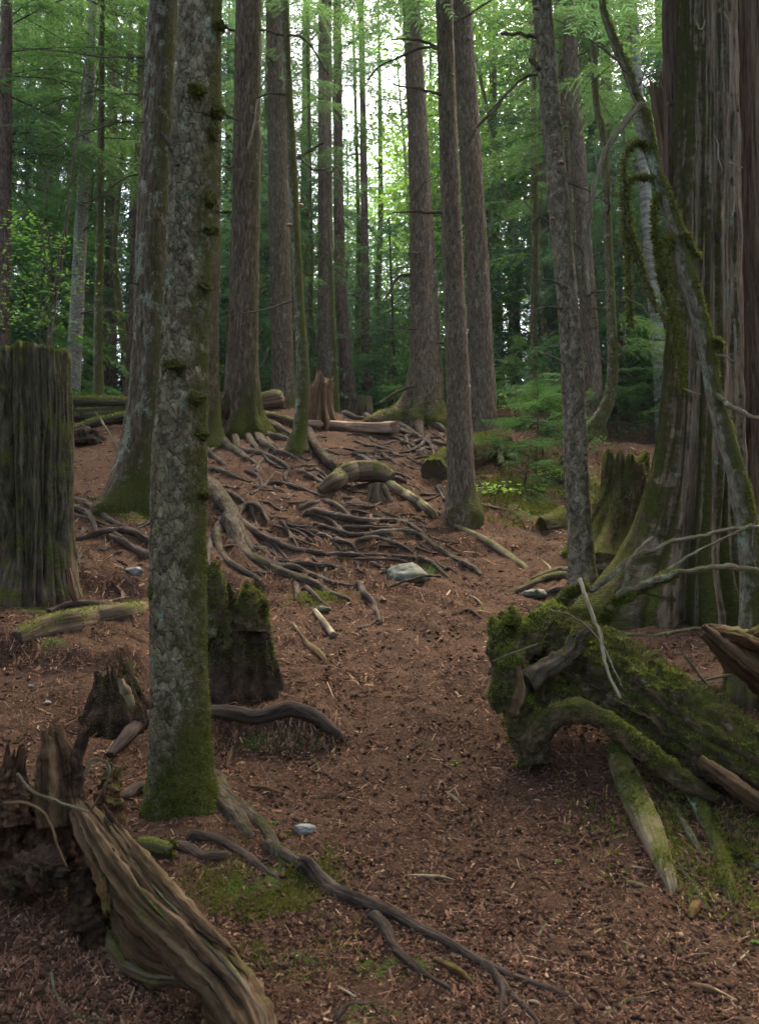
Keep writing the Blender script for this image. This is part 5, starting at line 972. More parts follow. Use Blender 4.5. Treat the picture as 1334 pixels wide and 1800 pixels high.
V[:, 2] += (DH[j, i] * (1 - fu) + DH[j, i + 1] * fu) * (1 - fv) + (DH[j + 1, i] * (1 - fu) + DH[j + 1, i + 1] * fu) * fv
GROUND.vertices.foreach_set('co', V.ravel()); GROUND.update(); HG += DH

dR = G(714, 1034)[1]; limb(TREES['T10'], [(686, 1032), (705, 1024), (728, 1017), (752, 1012), (775, 1014)], 5, 4, dR - .22, 'root', 'root', ns=10, dd=.1)
# ------------------------------------------------------------------ sticks and chips that can be told apart
def stick(label, pts, w, mat='bare', name='stick', cat='stick', lift=1.0, ns=8):
    rows = on_ground(pts, lift * .6, w, w * .7, und=.3, seed=pts[0][0] % 13, w=[w * .45] + [w] * (len(pts) - 2) + [w * .35])
    geo = tube(rows, len(rows) * 2, ns, lambda TH, S, R, B: R * (1 + .2 * fbm(np.stack([np.cos(TH), np.sin(TH), S * 20], -1), 2)), seed=pts[0][0] % 7); put(name, geo, M[mat], None, rows[len(rows) // 2, :3], label, cat)
stick('pale straight barkless stick lying flat in the lower trail', [(716, 1540), (758, 1544), (802, 1549)], 8)
stick('pale chip of wood with a greenish tip on the lower right trail', [(1088, 1551), (1115, 1557), (1140, 1562)], 9, 'palewood', 'wood_chip', 'wood chip')
stick('flat brown bark chip standing at the lower right', [(1215, 1620), (1220, 1605), (1232, 1588)], 18, 'rot', 'bark_chip', 'bark')
stick('short lichened stick right of the pale log', [(1188, 1424), (1205, 1458), (1222, 1488), (1240, 1512)], 13, 'limb')
stick('curved thin twig on the lower right litter', [(1108, 1625), (1102, 1670), (1108, 1700), (1125, 1730)], 5, 'limb')
stick('thin crooked twig pointing up the lower middle trail', [(943, 1675), (950, 1640), (968, 1612)], 5, 'limb')
stick('long bent twig at the bottom right edge of the trail', [(1045, 1795), (1085, 1775), (1102, 1762), (1148, 1754)], 8, 'limb')
stick('flat tan bark strip left of the white stone', [(440, 1384), (470, 1390), (502, 1398)], 11, 'slab', 'bark_strip', 'bark')
stick('forked grey twig standing at the edge of the earth bank', [(553, 1334), (560, 1355), (556, 1386)], 5, 'limb')
stick('pale stick fragment near the top of the left slope', [(168, 1073), (185, 1071), (200, 1069)], 7)
stick('thin pale twig above the pale stick fragment', [(192, 1057), (210, 1053), (228, 1049)], 4)
stick('brown flat chip at the bottom edge beside the root tips', [(925, 1763), (940, 1766), (958, 1769)], 8, 'bare', 'wood_chip', 'wood chip')
stick('broken splintered wood at the lower right corner', [(1215, 1735), (1240, 1745), (1268, 1750)], 16, 'slab', 'wood_chip', 'wood chip')
stick('thin twig leading to the grey leaf at the right edge', [(1275, 1712), (1300, 1690), (1322, 1668)], 5, 'bare')
stick('reddish bark plank under the branching root at the bottom', [(762, 1690), (800, 1712), (838, 1736)], 17, 'rot', 'bark_plank', 'bark')
stick('small pale stick at the lower left trail edge', [(592, 1734), (612, 1748), (634, 1759)], 6)
stick('pale split stick lying in front of the fungus trunk', [(950, 983), (962, 996), (970, 1006)], 6)
stick('short pale stick right of the split one before the fungus trunk', [(985, 960), (993, 968), (1002, 975)], 6, 'palewood')
stick('thin stick lying right of the front trunk of the pair', [(838, 884), (865, 892), (898, 898)], 4)
stick('pale twig lying between the mossy rock and the fallen trunk', [(825, 1047), (838, 1055), (848, 1066)], 4)
stick('dark knobbed stick right of the grey boulder', [(805, 1080), (825, 1074), (848, 1090)], 6, 'root')
stick('crossed pale stick on the lower middle trail', [(782, 1392), (798, 1404), (815, 1418)], 5, 'bare')
stick('white thin chip in the lower middle trail', [(680, 1395), (695, 1402), (709, 1407)], 5, 'bare')
stick('pale chip pair left of the pale log', [(1078, 1478), (1092, 1474), (1107, 1471)], 8, 'palewood', 'wood_chip', 'wood chip')
stick('slender pale stick across the end of the pale log', [(1095, 1524), (1120, 1527), (1152, 1530)], 4)
stick('long thin stick slanting over the litter at the lower right', [(1175, 1490), (1205, 1540), (1240, 1590), (1268, 1630)], 6, 'limb')
stick('dry orange cedar frond lying before the arching root', [(410, 1314), (404, 1332), (398, 1352)], 9, 'slab', 'cedar_frond', 'frond')
stick('short brown stick below the chips on the right trail', [(954, 1547), (962, 1558), (970, 1568)], 8, 'slab')
stick('thin long twig under the fallen trunk', [(1150, 1385), (1168, 1400), (1186, 1418)], 6, 'limb')
# sticks resting on the fallen trunk
def loose(label, pts, w, d, dd=0., mat='bare'):
    e = empty('stick', P(*pts[-1], d + dd), label, 'stick'); limb(None, pts, w, w * .6, d, 'stem', mat, dd=dd, ns=8, parent=e)
loose('long pale crooked stick hanging over the mossy fallen trunk', [(1018, 1018), (1030, 1050), (1042, 1085), (1056, 1120), (1060, 1150), (1070, 1185), (1091, 1228)], 8, 5.85, -.25)
loose('thin grey stick behind the long crooked one on the fallen trunk', [(965, 1074), (1000, 1082), (1035, 1105), (1062, 1140), (1078, 1175), (1094, 1208)], 5, 5.95, -.2, 'limb')
loose('thin grey twig poking over the mossy root end', [(866, 1163), (900, 1148), (945, 1132)], 4, 5.85, 0, 'limb')
loose('slim stick leaning behind the fallen trunk toward the cedar', [(1202, 1150), (1232, 1190), (1255, 1220), (1272, 1252)], 6, 6.2, -.1, 'limb')
loose('long thin branch lying behind the fallen trunk below the cedar', [(1200, 1205), (1230, 1198), (1262, 1190), (1300, 1186), (1330, 1195)], 6, 6.3, -.1, 'limb')
loose('bare pole slanting across the log pile', [(168, 724), (185, 750), (200, 775), (215, 798)], 4.5, 12.6, -.3, 'limb')
# single small leaves and sprouts
def leafset(name, label, pos, n, size, spread, mat, cat='plant', up=.3, seed=0, stem=True):
    rg = np.random.default_rng(seed); e = empty(name, pos, label, cat); Vs, Fs = [], []
    for k in range(n):
        a = rg.uniform(0, 2 * np.pi); r = spread * math.sqrt(rg.random()); c = np.array([r * math.cos(a), r * math.sin(a), rg.uniform(.2, 1.) * up]); d = np.array([math.cos(a + rg.normal(0, .6)), math.sin(a + rg.normal(0, .6)), rg.normal(-.1, .25)]); d /= np.linalg.norm(d)
        s = np.cross(d, [0, 0, 1.]); s /= np.linalg.norm(s) + 1e-9; L = size * rg.uniform(.6, 1.2); b = len(Vs) * 6; u_ = np.cross(s, d) * .12 * L
        Vs.append(np.array([c - d * L * .5, c - d * L * .15 + s * L * .3 + u_, c + d * L * .2 + s * L * .25 + u_, c + d * L * .55, c + d * L * .2 - s * L * .25 + u_, c - d * L * .15 - s * L * .3 + u_])); Fs += [[b, b + 1, b + 2, b + 3], [b, b + 3, b + 4, b + 5]]
    o = obj('foliage', mesh_np('foliage', np.vstack(Vs), Fs, (M[mat],), smooth=False), e)
    if stem:
        for k in range(max(1, n // 12)):
            a = rg.uniform(0, 6.28); r = spread * .6; q = np.array([[0, 0, -.03, .004], [r * .4 * math.cos(a), r * .4 * math.sin(a), up * .5, .003], [r * math.cos(a), r * math.sin(a), up * .9, .0015]]); V, F, B = tube(q, 8, 5); obj('stem', mesh_np('stem', V, F, (M['branchwood'],), {'bco': B}), e)
    return e
leafset('seedling', 'tiny bright green seedling in the middle of the trail', G(801, 1348), 6, .022, .02, 'lime', up=.03, seed=1)
leafset('seedling', 'green leaf tuft beside the white stone', G(486, 1453), 4, .03, .02, 'shrub', up=.02, seed=2)
leafset('sprig', 'yellow-green leafy sprig lying on the lower right trail', G(975, 1520), 5, .025, .03, 'lime', up=.02, seed=3)
leafset('sprout', 'small broadleaf sprout against the cedar buttress', G(1075, 960) + np.array([0, -.4, 0]), 9, .05, .06, 'shrub', up=.12, seed=4)
leafset('seedling', 'dark green seedling right of the grey boulder', G(848, 1072), 5, .025, .02, 'shrub', up=.02, seed=5)
leafset('seedling', 'green sprig at the far edge of the middle roots', G(824, 997), 5, .025, .02, 'shrub', up=.03, seed=6)
leafset('fallen_leaf', 'grey-green leaf lying at the lower right edge', G(1326, 1660), 2, .07, .01, 'shrub', 'leaf', .01, 7, False)
# ------------------------------------------------------------------ cones and litter
def cone_mesh(k, hi=True):
    rg = np.random.default_rng(k); n, m = (10, 9) if hi else (6, 5); V, F = sphere(n, m); V = V.copy(); r = 1 + .28 * np.sin(V[:, 2] * 16 + np.arctan2(V[:, 1], V[:, 0]) * 3) + rg.normal(0, .08, len(V)); V[:, :2] *= (r * (1 - .25 * V[:, 2]))[:, None]
    return V[:, [2, 0, 1]] * np.array([.016, .010, .010]), F
CM = [mesh_np('fallen_cone', *cone_mesh(k), (M['cone'],)) for k in range(4)]
rg = np.random.default_rng(5)
def pix(n, r0, r1, pw=1.0, seed=0):
    rq = np.random.default_rng(seed); px = rq.uniform(-320, 1660, n); py = r0 + (r1 - r0) * rq.random(n) ** pw
    return np.vstack([Gs(np.c_[px[i:i + 4000], py[i:i + 4000]]) for i in range(0, n, 4000)])
def spread(n, r0, r1, seed, clump=1.2, thr=-.15):
    p = pix(int(n * 2.2), r0, r1, .8, seed); v = vnoise(np.c_[p[:, :2] * clump, np.zeros(len(p))]) + .55 * np.exp(-((p[:, 0] - path_x(p[:, 1]) - .35) / .8) ** 2); return p[v > thr][:n]
cp = spread(2300, 1060, 1850, 11); near = np.argsort(cp[:, 1] + 3 * np.abs(cp[:, 0] / np.maximum(cp[:, 1], .1)).clip(.36, 9))
for k, i in enumerate(near[:300]):
    o = obj('fallen_cone', CM[k % 4]); s_ = rg.uniform(.7, 1.15); o.location = tuple(cp[i] + np.array([0, 0, .008 * s_])); o.rotation_euler = (rg.uniform(0, 6), rg.normal(0, .35), rg.uniform(0, 6)); o.scale = (s_, s_, s_)
    tag(o, 'small dark brown cone lying on the needle litter', 'cone', 'fallen cones on the trail')
cv, cf = cone_mesh(9, False); Vs, Fs = [], []
for k, i in enumerate(near[300:]):
    R_ = np.array(Euler((rg.uniform(0, 6), rg.normal(0, .4), rg.uniform(0, 6))).to_matrix()); Vs.append(cv @ R_.T * rg.uniform(.7, 1.15) + cp[i] + np.array([0, 0, .008])); Fs.append(cf + k * len(cv))
tag(obj('cone_litter', mesh_np('cone_litter', np.vstack(Vs), np.vstack(Fs), (M['cone'],))), 'countless more small cones scattered over the forest floor', 'cones', None, 'stuff')
PAL = np.array([[.035, .020, .014], [.075, .040, .026], [.12, .062, .040], [.16, .085, .052], [.20, .115, .070], [.24, .155, .085], [.36, .26, .155]]) * np.array([1.0, .92, .82]); PW = np.array([.26, .24, .20, .14, .09, .05, .02])
def chips(n, seed, L=(.008, .035), W_=(.0015, .006), r0=690, r1=1900):
    p = pix(n, r0, r1, .75, seed); n = len(p); q = np.random.default_rng(seed + 1000); a = q.uniform(0, 2 * np.pi, n); tl = q.normal(0, .28, n); d = np.stack([np.cos(a), np.sin(a), tl], 1)
    e = .05; gx = (gzf(p[:, 0] + e, p[:, 1]) - gzf(p[:, 0] - e, p[:, 1])) / (2 * e); gy = (gzf(p[:, 0], p[:, 1] + e) - gzf(p[:, 0], p[:, 1] - e)) / (2 * e); d[:, 2] += d[:, 0] * gx + d[:, 1] * gy
    s = np.cross(d, np.stack([-gx, -gy, np.ones(n)], 1) + q.normal(0, .5, (n, 3))); s /= np.linalg.norm(s, axis=1)[:, None]
    LL = q.uniform(*L, n) * q.uniform(.5, 1.3, n) * np.clip(p[:, 1] / 7, .8, 2.0); WW = q.uniform(*W_, n) * np.clip(p[:, 1] / 7, .8, 2.0); c = p + np.array([0, 0, .006])
    V = np.stack([c - d * LL[:, None] / 2 - s * WW[:, None], c - d * LL[:, None] / 2 + s * WW[:, None], c + d * LL[:, None] / 2 + s * WW[:, None] * .6, c + d * LL[:, None] / 2 - s * WW[:, None] * .6], 1).reshape(-1, 3)
    col = PAL[q.choice(7, n, p=PW)] * q.uniform(.75, 1.25, (n, 1)); return V, np.arange(4 * n).reshape(-1, 4), np.repeat(col, 4, 0)
V, F, C_ = chips(130000, 31)
tag(obj('needle_litter', mesh_np('needle_litter', V, F, (M['litter'],), {'tint': C_}, smooth=False)), 'reddish brown needles and wood flakes strewn over the ground', 'litter', None, 'stuff')
V, F, C_ = chips(5000, 33, (.03, .07), (.004, .011)); tag(obj('bark_flake_litter', mesh_np('bark_flake_litter', V, F, (M['litter'],), {'tint': C_}, smooth=False)), 'broad bark flakes strewn over the ground', 'litter', None, 'stuff')
V, F, C_ = chips(15000, 32, (.05, .16), (.0014, .0034)); tag(obj('twig_litter', mesh_np('twig_litter', V, F, (M['litter'],), {'tint': C_ * 1.1}, smooth=False)), 'thin broken twigs strewn over the ground', 'litter', None, 'stuff')
# moss and seedlings on the ground
def ground_moss(i, n, size, name, label, mat='mossblade', thr=.1):
    x0, y0, rx, ry = MOSSP[i]; q = np.random.default_rng(70 + i); x = x0 + q.normal(0, rx * .7, n * 2); y = y0 + q.normal(0, ry * .7, n * 2); k = vnoise(np.c_[x * 6, y * 6, x * 0]) > thr - .3; x, y = x[k][:n], y[k][:n]; n = len(x)
    pos = np.stack([x, y, gzf(x, y) - .003], 1); d = q.normal(0, .55, (n, 3)); d[:, 2] = 1; d /= np.linalg.norm(d, axis=1)[:, None]; L = q.uniform(*size, (n, 1)); s = np.cross(d, q.normal(0, 1, (n, 3))); s /= np.linalg.norm(s, axis=1)[:, None]
    V = np.stack([pos - s * L * .25, pos + s * L * .25, pos + d * L], 1).reshape(-1, 3); o = obj(name, mesh_np(name, V, np.arange(3 * n).reshape(-1, 3), (M[mat],), smooth=False)); tag(o, label, 'moss', None, 'stuff')
ground_moss(0, 6500, (.010, .028), 'moss_patch', 'bright feathery moss on the bank below the nearest trunk')
ground_moss(1, 2200, (.012, .03), 'moss_patch', 'moss creeping over the upper root of the nearest trunk')
ground_moss(2, 6000, (.015, .05), 'moss_patch', 'green moss slope right of the close pair of trunks')
ground_moss(4, 5000, (.02, .05), 'moss_patch', 'moss and small plants left of the fungus trunk')
ground_moss(5, 3500, (.015, .04), 'moss_patch', 'moss in the shade under the fallen trunk at the right')
ground_moss(11, 1200, (.01, .025), 'moss_patch', 'thin moss on the litter at the lower left of the trail')
ground_moss(13, 3000, (.015, .04), 'moss_patch', 'moss around the foot of the stout lichened trunk')
ground_moss(9, 1200, (.015, .03), 'moss_patch', 'moss under the lowest big root in mid slope')

# ------------------------------------------------------------------ foliage
def bough(L, seed, leaf=(.035, .010), sec=.075, droop=.25, dens=1.0, wide=.36):
    rg = np.random.default_rng(seed); n = max(6, int(L / sec)); ts = np.linspace(.10, 1, n); T_, cw = [], []
    def axis(t): return np.array([L * t, .06 * L * math.sin(3 * t + seed), -droop * L * t * t + .05 * L * t])
    tris = []
    for k, t in enumerate(ts):
        b = axis(t)
        for sd_ in (-1, 1):
            l2 = L * wide * (math.sin(min(1, (1.04 - t) * 1.5) * 1.5) * .9 + .12) * rg.uniform(.6, 1.15)
            if rg.random() < .08: continue
            a = sd_ * rg.uniform(.75, 1.1); d2 = np.array([math.cos(a), math.sin(a), rg.normal(-.18, .14)]); m = max(3, int(l2 / (leaf[1] * 1.7) * dens)); u = (np.arange(m) + rg.random(m)) / m
            pos = b + d2 * (u * l2)[:, None] + np.array([0, 0, -1]) * (.22 * l2 * u ** 2)[:, None]
            for s3 in (-1, 1):
                a3 = a + s3 * rg.uniform(.7, 1.1, m); ll = leaf[0] * (1.15 - .5 * u) * rg.uniform(.6, 1.3, m); d3 = np.stack([np.cos(a3), np.sin(a3), rg.normal(-.15, .25, m)], 1); w3 = np.stack([-np.sin(a3), np.cos(a3), rg.normal(0, .35, m)], 1) * (leaf[1] * .5)
                tris.append(np.stack([pos + w3, pos - w3, pos + d3 * ll[:, None]], 1))
            w2 = np.array([-d2[1], d2[0], 0]) * .0025; cw.append(np.stack([b + w2, b - w2, b + d2 * l2 * .9 + np.array([0, 0, -.2 * l2])], 0)[None])
    tr = np.vstack(tris); wood_ = np.vstack(cw); ax = np.array([[*axis(t), .010 * L / 2 * (1.05 - t) + .002] for t in np.linspace(0, 1, 7)])
    return tr, wood_, ax
def bough_mesh(name, L, seed, mat, **kw):
    tr, wd, ax = bough(L, seed, **kw); Vt, Ft, _ = tube(ax, 12, 4); Ft = np.vstack([Ft[:, [0, 1, 2]], Ft[:, [0, 2, 3]]])
    V = np.vstack([tr.reshape(-1, 3), wd.reshape(-1, 3), Vt]); n1, n2 = len(tr), len(wd); F = np.vstack([np.arange(3 * (n1 + n2)).reshape(-1, 3), Ft + 3 * (n1 + n2)])
    return mesh_np(name, V, F, (mat, M['branchwood']), smooth=False, midx=np.r_[np.zeros(n1, int), np.ones(n2 + len(Ft), int)])
BM = [bough_mesh('bough', 2.2, 200 + k, M['hem'], leaf=(.055, .014), sec=.085, droop=.16 + .06 * k) for k in range(4)]
YM = [bough_mesh('bough', 1.0, 220 + k, M['hem_young'], leaf=(.048, .015), sec=.055, droop=.10 + .08 * k, wide=.42) for k in range(3)]
def add_bough(T, pos, az, L, el=.0, ms=BM, k=0, roll=0.):
    o = obj('bough', ms[k % len(ms)], T.root); base_len = 2.2 if ms is BM else 1.0; o.location = tuple(np.asarray(pos) - T.base); o.rotation_euler = Euler((roll, -el, az)); s_ = L / base_len; o.scale = (s_, s_, s_)
rg = np.random.default_rng(77)
def boughs(key, n, r0, r1, L=(1.2, 2.4), el=(-.25, .2), az=None):
    T = TREES[key]; z1, z0 = P(0, r0, T.depth)[2], P(0, r1, T.depth)[2]
    for k in range(n):
        c = at_z(T, rg.uniform(z0, z1)); a = rg.uniform(0, 2 * np.pi) if az is None else rg.normal(az[0], az[1]); add_bough(T, c[:3], a, rg.uniform(*L), rg.uniform(*el), BM, int(rg.integers(0, 4)), rg.normal(0, .15))
PI = math.pi
boughs('L7', 16, -60, 330, (1.4, 2.6), az=(-.2, 1.0)); boughs('L1', 20, -60, 330, (1.2, 2.4)); boughs('L2', 20, -40, 340, (.8, 1.8)); boughs('L3', 14, -40, 300, (1.2, 2.4)); boughs('L9', 14, -40, 400, (1., 2.)); boughs('L5', 10, -20, 260, (.8, 1.8)); boughs('L4', 8, 120, 350, (.8, 1.6))
boughs('T4', 14, -60, 230, (.8, 1.8)); boughs('T6', 14, -60, 140, (.8, 1.8)); boughs('T7', 22, -60, 220, (.9, 2.2)); boughs('T8', 22, -60, 260, (1., 2.4)); boughs('C2', 10, 300, 520, (.6, 1.4)); boughs('T12', 14, -60, 420, (.7, 1.6)); boughs('T12c', 16, 0, 460, (1., 2.2)); boughs('T14', 10, -60, 80, (1., 2.))
boughs('T14b', 14, -60, 300, (1., 2.)); boughs('T16b', 16, 0, 450, (1., 2.2)); boughs('T16', 10, -60, 60, (1., 1.8)); boughs('T15', 8, -40, 160, (.7, 1.4)); boughs('T12b', 8, 330, 500, (.8, 1.6)); boughs('C1', 12, 150, 480, (.8, 1.8)); boughs('T9', 5, -60, 30, (1., 1.8)); boughs('T11', 5, -60, 20, (1., 1.8)); boughs('R9', 6, -40, 200, (.8, 1.6))
# low boughs seen in front of the trunks
for key, px, py, L, az in [('T6', 575, 300, 1.1, -1.9), ('T6', 570, 305, 1.0, -1.0), ('T6', 572, 310, .9, 0.1), ('T6', 570, 320, .9, 3.3), ('T6', 575, 290, 1.1, -1.4), ('C2', 550, 455, 1.2, -.2), ('C2', 550, 465, 1.1, -.9), ('C2', 550, 470, 1.0, .3), ('C2', 548, 480, 1.0, 3.0), ('T7', 600, 340, 1.0, -.8), ('T8', 640, 200, 1.6, -.4), ('T8', 640, 120, 1.6, -.9), ('T8', 640, 150, 1.5, .6), ('T8c', 630, 560, 1.4, -.6), ('T8c', 632, 590, 1.6, -.2), ('T8', 645, 560, 1.6, -.4), ('T8', 645, 600, 1.8, -.7), ('T8', 645, 620, 1.7, .2), ('T8', 648, 570, 1.6, -1.2), ('T12', 938, 300, 1.3, 3.4), ('T12', 938, 380, 1.3, 3.9), ('T12', 938, 440, 1.2, 2.9), ('T15', 1076, 550, .9, .2), ('T15', 1076, 590, 1.0, -.3), ('T15', 1076, 610, .9, -.6), ('T14', 1040, 560, 1.0, .1), ('T4', 478, 480, .8, 3.3), ('T4', 498, 490, .9, -.5)]:
    T = TREES[key]; add_bough(T, P(px, py, T.depth - .1), az, L, rg.uniform(-.25, .1), BM, int(rg.integers(0, 4)))
def young(name, label, px, py, H, n, L, depth=None, seed=0, lean=0.):
    rq = np.random.default_rng(seed); g = G(px, py)
    T = Tr(); T.base = g; T.depth = g[1]; T.root = empty(name, g, label, 'sapling', None); tp = g + np.array([lean, 0, H]); V, F, B = tube(np.array([[*(g - [0, 0, .1]), .016], [*(g * .5 + tp * .5 + [.02, 0, 0]), .010], [*tp, .003]]), 20, 6); put('stem', (V, F, B), M['twig'], T.root)
    for k in range(n):
        t_ = rq.uniform(.25, 1.0); c = g * (1 - t_) + tp * t_; add_bough(T, c, rq.uniform(0, 2 * np.pi), L * (1.25 - .7 * t_) * rq.uniform(.7, 1.2), rq.uniform(-.1, .35), YM, int(rq.integers(0, 3)), rq.normal(0, .15))
    return T
for nm, lb, px, py, H, n, L, ln in [('young_hemlock', 'young hemlock spreading flat green sprays right of the close pair', 940, 838, 1.25, 24, .70, .05), ('young_hemlock', 'second young hemlock with low sprays before the far right slope', 955, 800, 1.0, 22, .75, -.1), ('young_hemlock', 'small feathery hemlock seedling at the edge of the moss slope', 918, 858, .55, 12, .42, .1), ('young_hemlock', 'young hemlock beneath the hooked trunk', 1085, 770, 1.0, 20, .7, 0), ('young_hemlock', 'young hemlock in shade between hooked trunk and cedar', 1120, 735, 1.3, 22, .8, 0), ('young_hemlock', 'young hemlock just left of the fungus trunk at the slope top', 905, 735, 1.2, 20, .8, 0), ('young_hemlock', 'low feathery hemlock behind the grey-brown trunk at right', 1005, 720, .9, 18, .8, .1)]:
    young(nm, lb, px, py, H, n, L, seed=int(px), lean=ln)
leafset('leafy_plant', 'bright green leafy plant low on the moss slope left of the fungus trunk', G(985, 850), 160, .06, .40, 'lime', up=.22, seed=11)
leafset('leafy_plant', 'second bright leafy plant at the foot of the close pair', G(868, 872), 110, .05, .28, 'lime', up=.12, seed=12)
leafset('leafy_plant', 'small fern-like plant below the young hemlocks', G(930, 872), 50, .045, .2, 'shrub', up=.12, seed=13)
leafset('leafy_plant', 'dark leafy plant beside the hollow stump', G(1050, 800), 60, .05, .25, 'shrub', up=.25, seed=14)
leafset('leafy_plant', 'leafy plant at the top of the far right slope', G(905, 720), 80, .07, .4, 'lime', up=.3, seed=15)
# broadleaf sapling above the cut stump
T = TREES['L8']
for k, (px, py, r_) in enumerate([(35, 440, .32), (85, 470, .30), (20, 500, .30), (60, 530, .30), (100, 430, .2), (10, 560, .25), (120, 500, .2), (60, 410, .25), (20, 380, .25), (95, 560, .22)]):
    q = P(px, py, T.depth - .2 + .1 * (k % 3)); rq = np.random.default_rng(300 + k); n = 70; c = q + rq.normal(0, 1, (n, 3)) * r_ * np.array([.7, .7, .35]); d = rq.normal(0, 1, (n, 3)); d[:, 2] *= .3; d /= np.linalg.norm(d, axis=1)[:, None]; s = np.cross(d, [0, 0, 1.]); s /= np.linalg.norm(s, axis=1)[:, None]; L = rq.uniform(.035, .06, (n, 1))
    V = np.stack([c - d * L * .5, c + s * L * .35, c + d * L * .55, c - s * L * .35], 1).reshape(-1, 3); o = obj('leaf_spray', mesh_np('leaf_spray', V - T.base, np.arange(4 * n).reshape(-1, 4), (M['shrub'],), smooth=False), T.root); o['kind'] = 'stuff'
    limb(T, [(110 - k * 2, 440 + k * 12), ((px + 105) / 2, py - 8), (px, py)], 3, 1.5, T.depth - .1, 'branch', 'twig', ns=5)

# ------------------------------------------------------------------ the wood behind: whole trees with crowns
def crown_mesh(name, H, h0, Lmax, seed, mat, nb, leaf=(.13, .032), sec=.19, droop=.3):
    rq = np.random.default_rng(seed); allT = []
    for k in range(nb):
        t_ = (k + rq.random()) / nb; h = h0 + (H - h0) * t_; L = Lmax * (1 - t_) ** .7 * rq.uniform(.65, 1.1) + .4; tr, wd, ax = bough(L, seed * 100 + k, leaf=leaf, sec=sec, droop=droop * rq.uniform(.5, 1.3), wide=.32)
        a = rq.uniform(0, 2 * np.pi); e_ = rq.normal(.02, .12); R_ = np.array(Euler((rq.normal(0, .2), -e_, a)).to_matrix()); allT.append(np.vstack([tr, wd]) @ R_.T + np.array([0, 0, h]))
    tr = np.vstack(allT); return mesh_np(name, tr.reshape(-1, 3), np.arange(3 * len(tr)).reshape(-1, 3), (mat,), smooth=False)
def leafy_crown(name, H, h0, R, seed, mat, n, size=.10, clumps=60):
    rq = np.random.default_rng(seed); cc = rq.normal(0, 1, (clumps, 3)); cc /= np.linalg.norm(cc, axis=1)[:, None]; cc *= rq.uniform(.3, 1, (clumps, 1)) ** .5; cc = cc * np.array([R, R, (H - h0) / 2]) + np.array([0, 0, (H + h0) / 2]); k = rq.integers(0, clumps, n)
    c = cc[k] + rq.normal(0, 1, (n, 3)) * R * np.array([.20, .20, .10]); d = rq.normal(0, 1, (n, 3)); d[:, 2] *= .5; d /= np.linalg.norm(d, axis=1)[:, None]; s = np.cross(d, rq.normal(0, 1, (n, 3))); s /= np.linalg.norm(s, axis=1)[:, None]; L = size * rq.uniform(.6, 1.3, (n, 1))
    return mesh_np(name, np.stack([c - d * L * .5, c + s * L * .32, c + d * L * .5, c - s * L * .32], 1).reshape(-1, 3), np.arange(4 * n).reshape(-1, 4), (mat,), smooth=False)
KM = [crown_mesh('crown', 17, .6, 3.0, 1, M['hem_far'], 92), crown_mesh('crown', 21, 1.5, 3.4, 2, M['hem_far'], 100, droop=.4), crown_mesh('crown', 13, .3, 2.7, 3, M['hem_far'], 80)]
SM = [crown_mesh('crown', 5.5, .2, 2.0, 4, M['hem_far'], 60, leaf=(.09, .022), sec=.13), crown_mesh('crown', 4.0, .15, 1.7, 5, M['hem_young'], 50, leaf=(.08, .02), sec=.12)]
DM = [leafy_crown('crown', 13, 3, 2.8, 6, M['lime'], 14000, .13), leafy_crown('crown', 8, 1.5, 2.4, 7, M['lime'], 11000, .12)]; DM += [leafy_crown('crown', 14, 2, 3.2, 8, M['airy'], 4200, .15, 40)]
def tk_mesh(H, r, seed, m):
    V, F, B = tube(np.array([[0, 0, -.4, r * 1.2], [.05 * math.sin(seed), 0, H * .4, r * .8], [.1 * math.sin(seed * 2), .05, H, .02]]), 30, 10, seed=seed); parts = [(V, F, B)]; rq = np.random.default_rng(int(seed * 31))
    for k in range(int(H * 3.5)):
        z = rq.uniform(.6, H * .75); a = rq.uniform(0, 6.28); L = rq.uniform(.4, 1.6) * min(1, H / 12); d = np.array([math.cos(a), math.sin(a), rq.normal(-.05, .2)]); q = np.array([[0, 0, z]] * 3) + d * np.array([[0], [.5], [1]]) * L; q[1, 2] += .05; parts.append(tube(np.c_[q, [.014, .010, .003]], 4, 3, seed=seed))
    V, F, B = join(parts); return mesh_np('trunk', V, F, (m,), {'bco': B, 'hgt': B + 5})
KT = [tk_mesh(17, .17, 1, M['red']), tk_mesh(21, .2, 2, M['fine']), tk_mesh(13, .13, 3, M['red'])]; ST = [tk_mesh(5.5, .05, 4, M['twig']), tk_mesh(4, .04, 5, M['twig'])]; DT = [tk_mesh(12, .12, 6, M['alder']), tk_mesh(7.5, .08, 7, M['alder']), tk_mesh(13, .12, 8, M['alder'])]
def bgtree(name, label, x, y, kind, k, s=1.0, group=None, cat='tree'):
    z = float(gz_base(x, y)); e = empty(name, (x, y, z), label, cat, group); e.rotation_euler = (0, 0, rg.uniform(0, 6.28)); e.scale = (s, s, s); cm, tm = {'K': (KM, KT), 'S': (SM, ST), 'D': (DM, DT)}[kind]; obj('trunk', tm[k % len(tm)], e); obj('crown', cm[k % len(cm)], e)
REG = [(290, 'at the left, behind the cut stump and log pile'), (560, 'behind the thick furrowed trunk left of centre'), (775, 'in the middle, below the bright sky gap'), (1030, 'behind the close pair of trunks'), (9999, 'at the right, behind the hooked tree and the cedar')]
def reg(px): return next(b for a, b in REG if px < a)
def ang(px, y): return (px - 667) / FPX * y
k = 0
